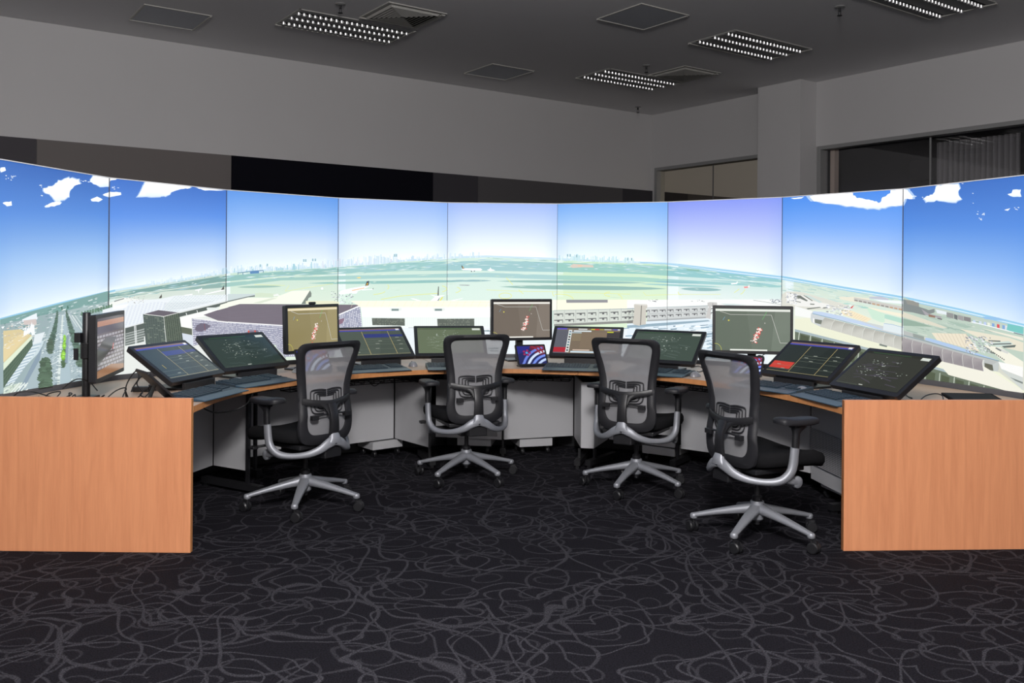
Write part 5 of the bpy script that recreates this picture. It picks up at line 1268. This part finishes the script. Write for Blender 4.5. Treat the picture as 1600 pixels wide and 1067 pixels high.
def make_chair():
    t = thing('task_chair', '', 'office chair', (0, 0, 0), 0, 'grey mesh task chairs at the console')
    # back frame
    o_, i_ = loopN(OUT), loopN(INN); n = len(o_)
    bm = bmesh.new(); R = []
    for k in range(n):
        (ox, oz), (ix, iz) = o_[k], i_[k]
        mx, mz = (ox * .5 + ix * .5), (oz * .5 + iz * .5)
        R.append([bm.verts.new(back_pt(ox, oz, 0)), bm.verts.new(back_pt(ox * .985, oz, -.012)), bm.verts.new(back_pt(mx, mz, -.020)), bm.verts.new(back_pt(ix, iz, -.010)), bm.verts.new(back_pt(ix, iz, .004)), bm.verts.new(back_pt(mx, mz, .010))])
    for k in range(n):
        a, b = R[k], R[(k + 1) % n]
        for j in range(6): bm.faces.new((a[j], b[j], b[(j + 1) % 6], a[(j + 1) % 6]))
    obj('back_frame', bm, M['dark'], t, smooth=50)
    # mesh
    bm = bmesh.new(); rings = []; cz0 = .68
    for s in (1.02, .85, .68, .5, .33, .16):
        rings.append([bm.verts.new(back_pt(x * s, cz0 + (z - cz0) * s, -.002)) for x, z in i_])
    for a, b in zip(rings, rings[1:]):
        for k in range(n): bm.faces.new((a[k], a[(k + 1) % n], b[(k + 1) % n], b[k]))
    bm.faces.new(rings[-1])
    obj('back_mesh', bm, M['mesh'], t, smooth=60)
    # lumbar pad with nested ribs, in front of the mesh
    bm = bmesh.new()
    for s, w in ((1.0, .0045), (.80, .004), (.62, .004), (.45, .004)):
        for sx in (-1, 1):
            pts = []
            for x, z in ((.004, .058 * s + .002), (.05, .060 * s + .006), (.095 * s + .01, .058 * s + .004), (.112 * s, .040 * s), (.112 * s, -.01), (.110 * s, -.045 * s), (.09 * s, -.065 * s), (.03, -.068 * s)):
                zz = .638 + z; pts.append(back_pt(x * sx, zz, -.009))
            sweep(bm, pts, [(w, .003)] * len(pts), 3, 6, up=(0, 1, 0))
    lp = obj('lumbar_pad', bm, M['dark'], t, smooth=60)
    bm = bmesh.new()
    tube(bm, [back_pt(-.115, .560, -.035), back_pt(-.05, .566, -.035), back_pt(.05, .566, -.035), back_pt(.115, .560, -.035)], .006, 3, 8)
    for sx in (-1, 1):
        c = back_pt(.118 * sx, .556, -.038); box(bm, c.x - .022, c.x + .022, c.y - .014, c.y + .012, c.z - .014, c.z + .012)
    obj('lumbar_handle', bm, M['black'], t, bevel=.003)
    # Y shaped back carrier
    bm = bmesh.new()
    sweep(bm, [back_pt(-.168, .646, -.012), back_pt(-.10, .634, -.030), back_pt(0, .622, -.042), back_pt(.10, .634, -.030), back_pt(.168, .646, -.012)], [(.020, .008), (.018, .008), (.022, .010), (.018, .008), (.020, .008)], 6, 12, up=(0, 1, 0), power=4)
    for sx in (-1, 1):
        sweep(bm, [back_pt(.070 * sx, .626, -.036), back_pt(.036 * sx, .606, -.042), back_pt(.018 * sx, .565, -.046)], [(.010, .007), (.014, .008), (.012, .008)], 4, 10, up=(0, 1, 0), power=3)
    cz = [back_pt(0, .625, -.046), back_pt(0, .56, -.058), back_pt(0, .49, -.064), Vector((0, -.243, .43))]
    sweep(bm, cz, [(.029, .010), (.029, .011), (.031, .013), (.034, .015)], 4, 12, up=(0, 1, 0), power=4)
    obj('back_carrier', bm, M['black'], t, smooth=50)
    # aluminium yoke: saddle plus two arm brackets sweeping forward
    bm = bmesh.new()
    sweep(bm, [(0, -.246, .458), (0, -.252, .43), (0, -.254, .405)], [(.030, .018), (.038, .022), (.050, .020)], 4, 12, up=(0, 1, 0), power=3)
    for sx in (-1, 1):
        pts = [(.012 * sx, -.254, .418), (.052 * sx, -.250, .400), (.095 * sx, -.232, .372), (.150 * sx, -.190, .350), (.205 * sx, -.125, .342), (.245 * sx, -.070, .352), (.264 * sx, -.030, .385), (.268 * sx, -.010, .43), (.270 * sx, .0, .515)]
        sweep(bm, pts, [(.030, .012), (.026, .015), (.022, .017), (.018, .017), (.017, .018), (.019, .021), (.019, .023), (.018, .024), (.017, .024)], 5, 12, up=(0, -.4, 1) if False else (0, -1, .3), power=2.6)
    obj('arm_yoke', bm, M['alu'], t, smooth=50)
    for sx in (-1, 1):
        bm = bmesh.new()
        lathe(bm, ((.026, -.012), (.030, -.008), (.030, .008), (.026, .012)), 20, Matrix.Translation((.238 * sx, .045, .335)) @ Matrix.Rotation(PI / 2, 4, 'Y'))
        sweep(bm, [(.255 * sx, -.055, .362), (.248 * sx, -.005, .345), (.240 * sx, .04, .336)], [(.012, .018), (.012, .018), (.012, .02)], 3, 10)
        obj('pivot_bracket', bm, M['alu'], t, smooth=50)
    # armrests
    for sx in (-1, 1):
        bm = bmesh.new(); sweep(bm, [(.270 * sx, .0, .47), (.272 * sx, .003, .55), (.272 * sx, .006, .595), (.270 * sx, .015, .630)], [(.015, .019), (.0145, .0185), (.016, .022), (.030, .050)], 4, 12, up=(0, 1, 0), power=3)
        box(bm, .270 * sx - .02, .270 * sx + .02, -.02, .05, .615, .627)
        ar = obj('armrest_post', bm, M['black'], t, smooth=50)
        bm = bmesh.new(); pts = []
        outl = [(-.048, -.10), (-.030, -.122), (.0, -.128), (.030, -.122), (.048, -.10), (.052, .0), (.050, .08), (.036, .118), (.0, .130), (-.030, .118), (-.046, .08), (-.050, .0)]
        q = cat_rom_closed([Vector((x, y, 0)) for x, y in outl], 3); lv = []
        for s, z in ((.86, .627), (.98, .631), (1, .643), (.97, .653), (.86, .659), (.5, .660)):
            lv.append([bm.verts.new((.262 * sx + p.x * s, .015 + p.y * s, z + .010 * abs(p.y / .13) ** 2 * (1 if p.y < 0 else .2))) for p in q])
        for a, b in zip(lv, lv[1:]):
            for k in range(len(q)): bm.faces.new((a[k], a[(k + 1) % len(q)], b[(k + 1) % len(q)], b[k]))
        bm.faces.new(lv[0][::-1]); bm.faces.new(lv[-1]); obj('arm_pad', bm, M['dark'], t, smooth=60)
    # seat
    bm = bmesh.new(); outl = [(-.15, -.165), (-.08, -.170), (.08, -.170), (.15, -.165), (.215, -.12), (.245, .0), (.248, .16), (.225, .235), (.15, .265), (0, .27), (-.15, .265), (-.225, .235), (-.248, .16), (-.245, .0), (-.215, -.12)]
    q = cat_rom_closed([Vector((x, y, 0)) for x, y in outl], 3); lv = []
    for s, z in ((.90, .395), (.97, .400), (1.0, .42), (1.0, .445), (.97, .462), (.88, .470), (.6, .466), (.25, .462)):
        lv.append([bm.verts.new((p.x * s, .01 + p.y * s, z - .035 * max(0, (p.y * s - .12) / .15) ** 2 + .02 * (abs(p.x * s) / .24) ** 2)) for p in q])
    for a, b in zip(lv, lv[1:]):
        for k in range(len(q)): bm.faces.new((a[k], a[(k + 1) % len(q)], b[(k + 1) % len(q)], b[k]))
    bm.faces.new(lv[0][::-1]); bm.faces.new(lv[-1]); obj('seat', bm, M['fabric'], t, smooth=60)
    # mechanism
    bm = bmesh.new(); box(bm, -.085, .085, -.14, .12, .305, .37); box(bm, -.17, .17, -.16, .16, .37, .396)
    vs = box(bm, -.06, .06, -.245, -.13, .32, .385)
    box(bm, -.235, -.08, .03, .06, .325, .350); box(bm, .08, .235, .03, .06, .325, .350)
    obj('seat_mechanism', bm, M['black'], t, bevel=.006)
    bm = bmesh.new(); tube(bm, [(-.20, .10, .375), (-.25, .12, .372), (-.27, .12, .370)], .008, 3, 8); box(bm, -.29, -.255, .10, .145, .362, .378); obj('lever', bm, M['black'], t, bevel=.002)
    bm = bmesh.new(); lathe(bm, ((.014, .07), (.014, .31)), 16); lathe(bm, ((.026, .192), (.026, .215), (.018, .222)), 18); obj('gas_column', bm, M['black'], t, smooth=40)
    bm = bmesh.new(); lathe(bm, ((.020, .088), (.034, .100), (.037, .13), (.036, .187), (.033, .193)), 24); obj('hub', bm, M['alu'], t, smooth=40)
    for k in range(5):
        a = 2 * PI * k / 5 + PI / 2
        R = Matrix.Rotation(a - PI / 2, 4, 'Z')
        bm = bmesh.new()
        sweep(bm, [R @ Vector(p) for p in ((0, .025, .152), (0, .11, .137), (0, .22, .115), (0, .305, .095), (0, .335, .088))], [(.030, .027), (.027, .021), (.022, .015), (.018, .012), (.014, .011)], 4, 12, power=2.8)
        lathe(bm, ((.016, .073), (.020, .078), (.020, .092), (.015, .099)), 16, R @ Matrix.Translation((0, .325, 0)))
        obj('base_spoke', bm, M['alu'], t, smooth=50)
        bm = bmesh.new(); sw = [0.5, -.9, 1.3, .2, -.5][k]
        Q = R @ Matrix.Translation((0, .325, .029)) @ Matrix.Rotation(sw, 4, 'Z') @ Matrix.Translation((0, .014, 0))
        for sx in (-1, 1):
            lathe(bm, ((.020, -.009), (.028, -.007), (.029, .004), (.024, .010)), 18, Q @ Matrix.Translation((.015 * sx, 0, 0)) @ Matrix.Rotation(PI / 2 * sx, 4, 'Y'))
        box(bm, -.005, .005, -.018, .016, -.004, .036, Q); lathe(bm, ((.007, .03), (.007, .076)), 10, R @ Matrix.Translation((0, .325, 0)))
        obj('caster', bm, M['black'], t, smooth=40)
    return t
ch = make_chair()
# x, y, facing (ccw degrees from straight ahead), rotation of the star base
CH = [(-1.198, 5.194, 52, -13, 'leftmost grey mesh task chair, turned towards the left screens'),
      (-.297, 5.96, 21, -16, 'second task chair from the left, square to the middle desk'),
      (.805, 5.70, -29, 36, 'third task chair from the left, tucked at the desk right of the middle'),
      (1.290, 4.65, -64, 65, 'rightmost task chair, nearest the camera beside the right beech panel')]
for k, (x, y, a, b, lb) in enumerate(CH):
    o = ch if k == 0 else copy_tree(ch)
    o.location = (x, y, 0); o.rotation_euler = (0, 0, math.radians(a)); o['label'] = lb
    for c in o.children:      # the star base swivels on its own
        if c.name.startswith(('base_spoke', 'caster')): c.rotation_euler = (0, 0, math.radians(b))
# ------------------------------------------------------------------ light
def lamp(name, x, y, z, power, r, col=(1, .96, .92)):
    l = bpy.data.lights.new(name, 'POINT'); l.energy = power; l.shadow_soft_size = r; l.color = col
    o = bpy.data.objects.new(name, l); C.objects.link(o); o.location = (x, y, z); return o
lamp('room_lamp', .1, .3, 3.08, LAMP, .32, (1, .975, .96))
w = bpy.data.worlds.new('world'); bpy.context.scene.world = w; w.use_nodes = True
w.node_tree.nodes['Background'].inputs['Color'].default_value = (.02, .02, .025, 1); w.node_tree.nodes['Background'].inputs['Strength'].default_value = .3
sc = bpy.context.scene
sc.view_settings.view_transform = 'Standard'; sc.view_settings.look = 'None'; sc.view_settings.exposure = 0; sc.view_settings.gamma = 1
sc.view_settings.use_curve_mapping = False
sc.cycles.use_denoising = True; sc.cycles.max_bounces = 6; sc.cycles.transparent_max_bounces = 12
sc.cycles.sample_clamp_indirect = 4
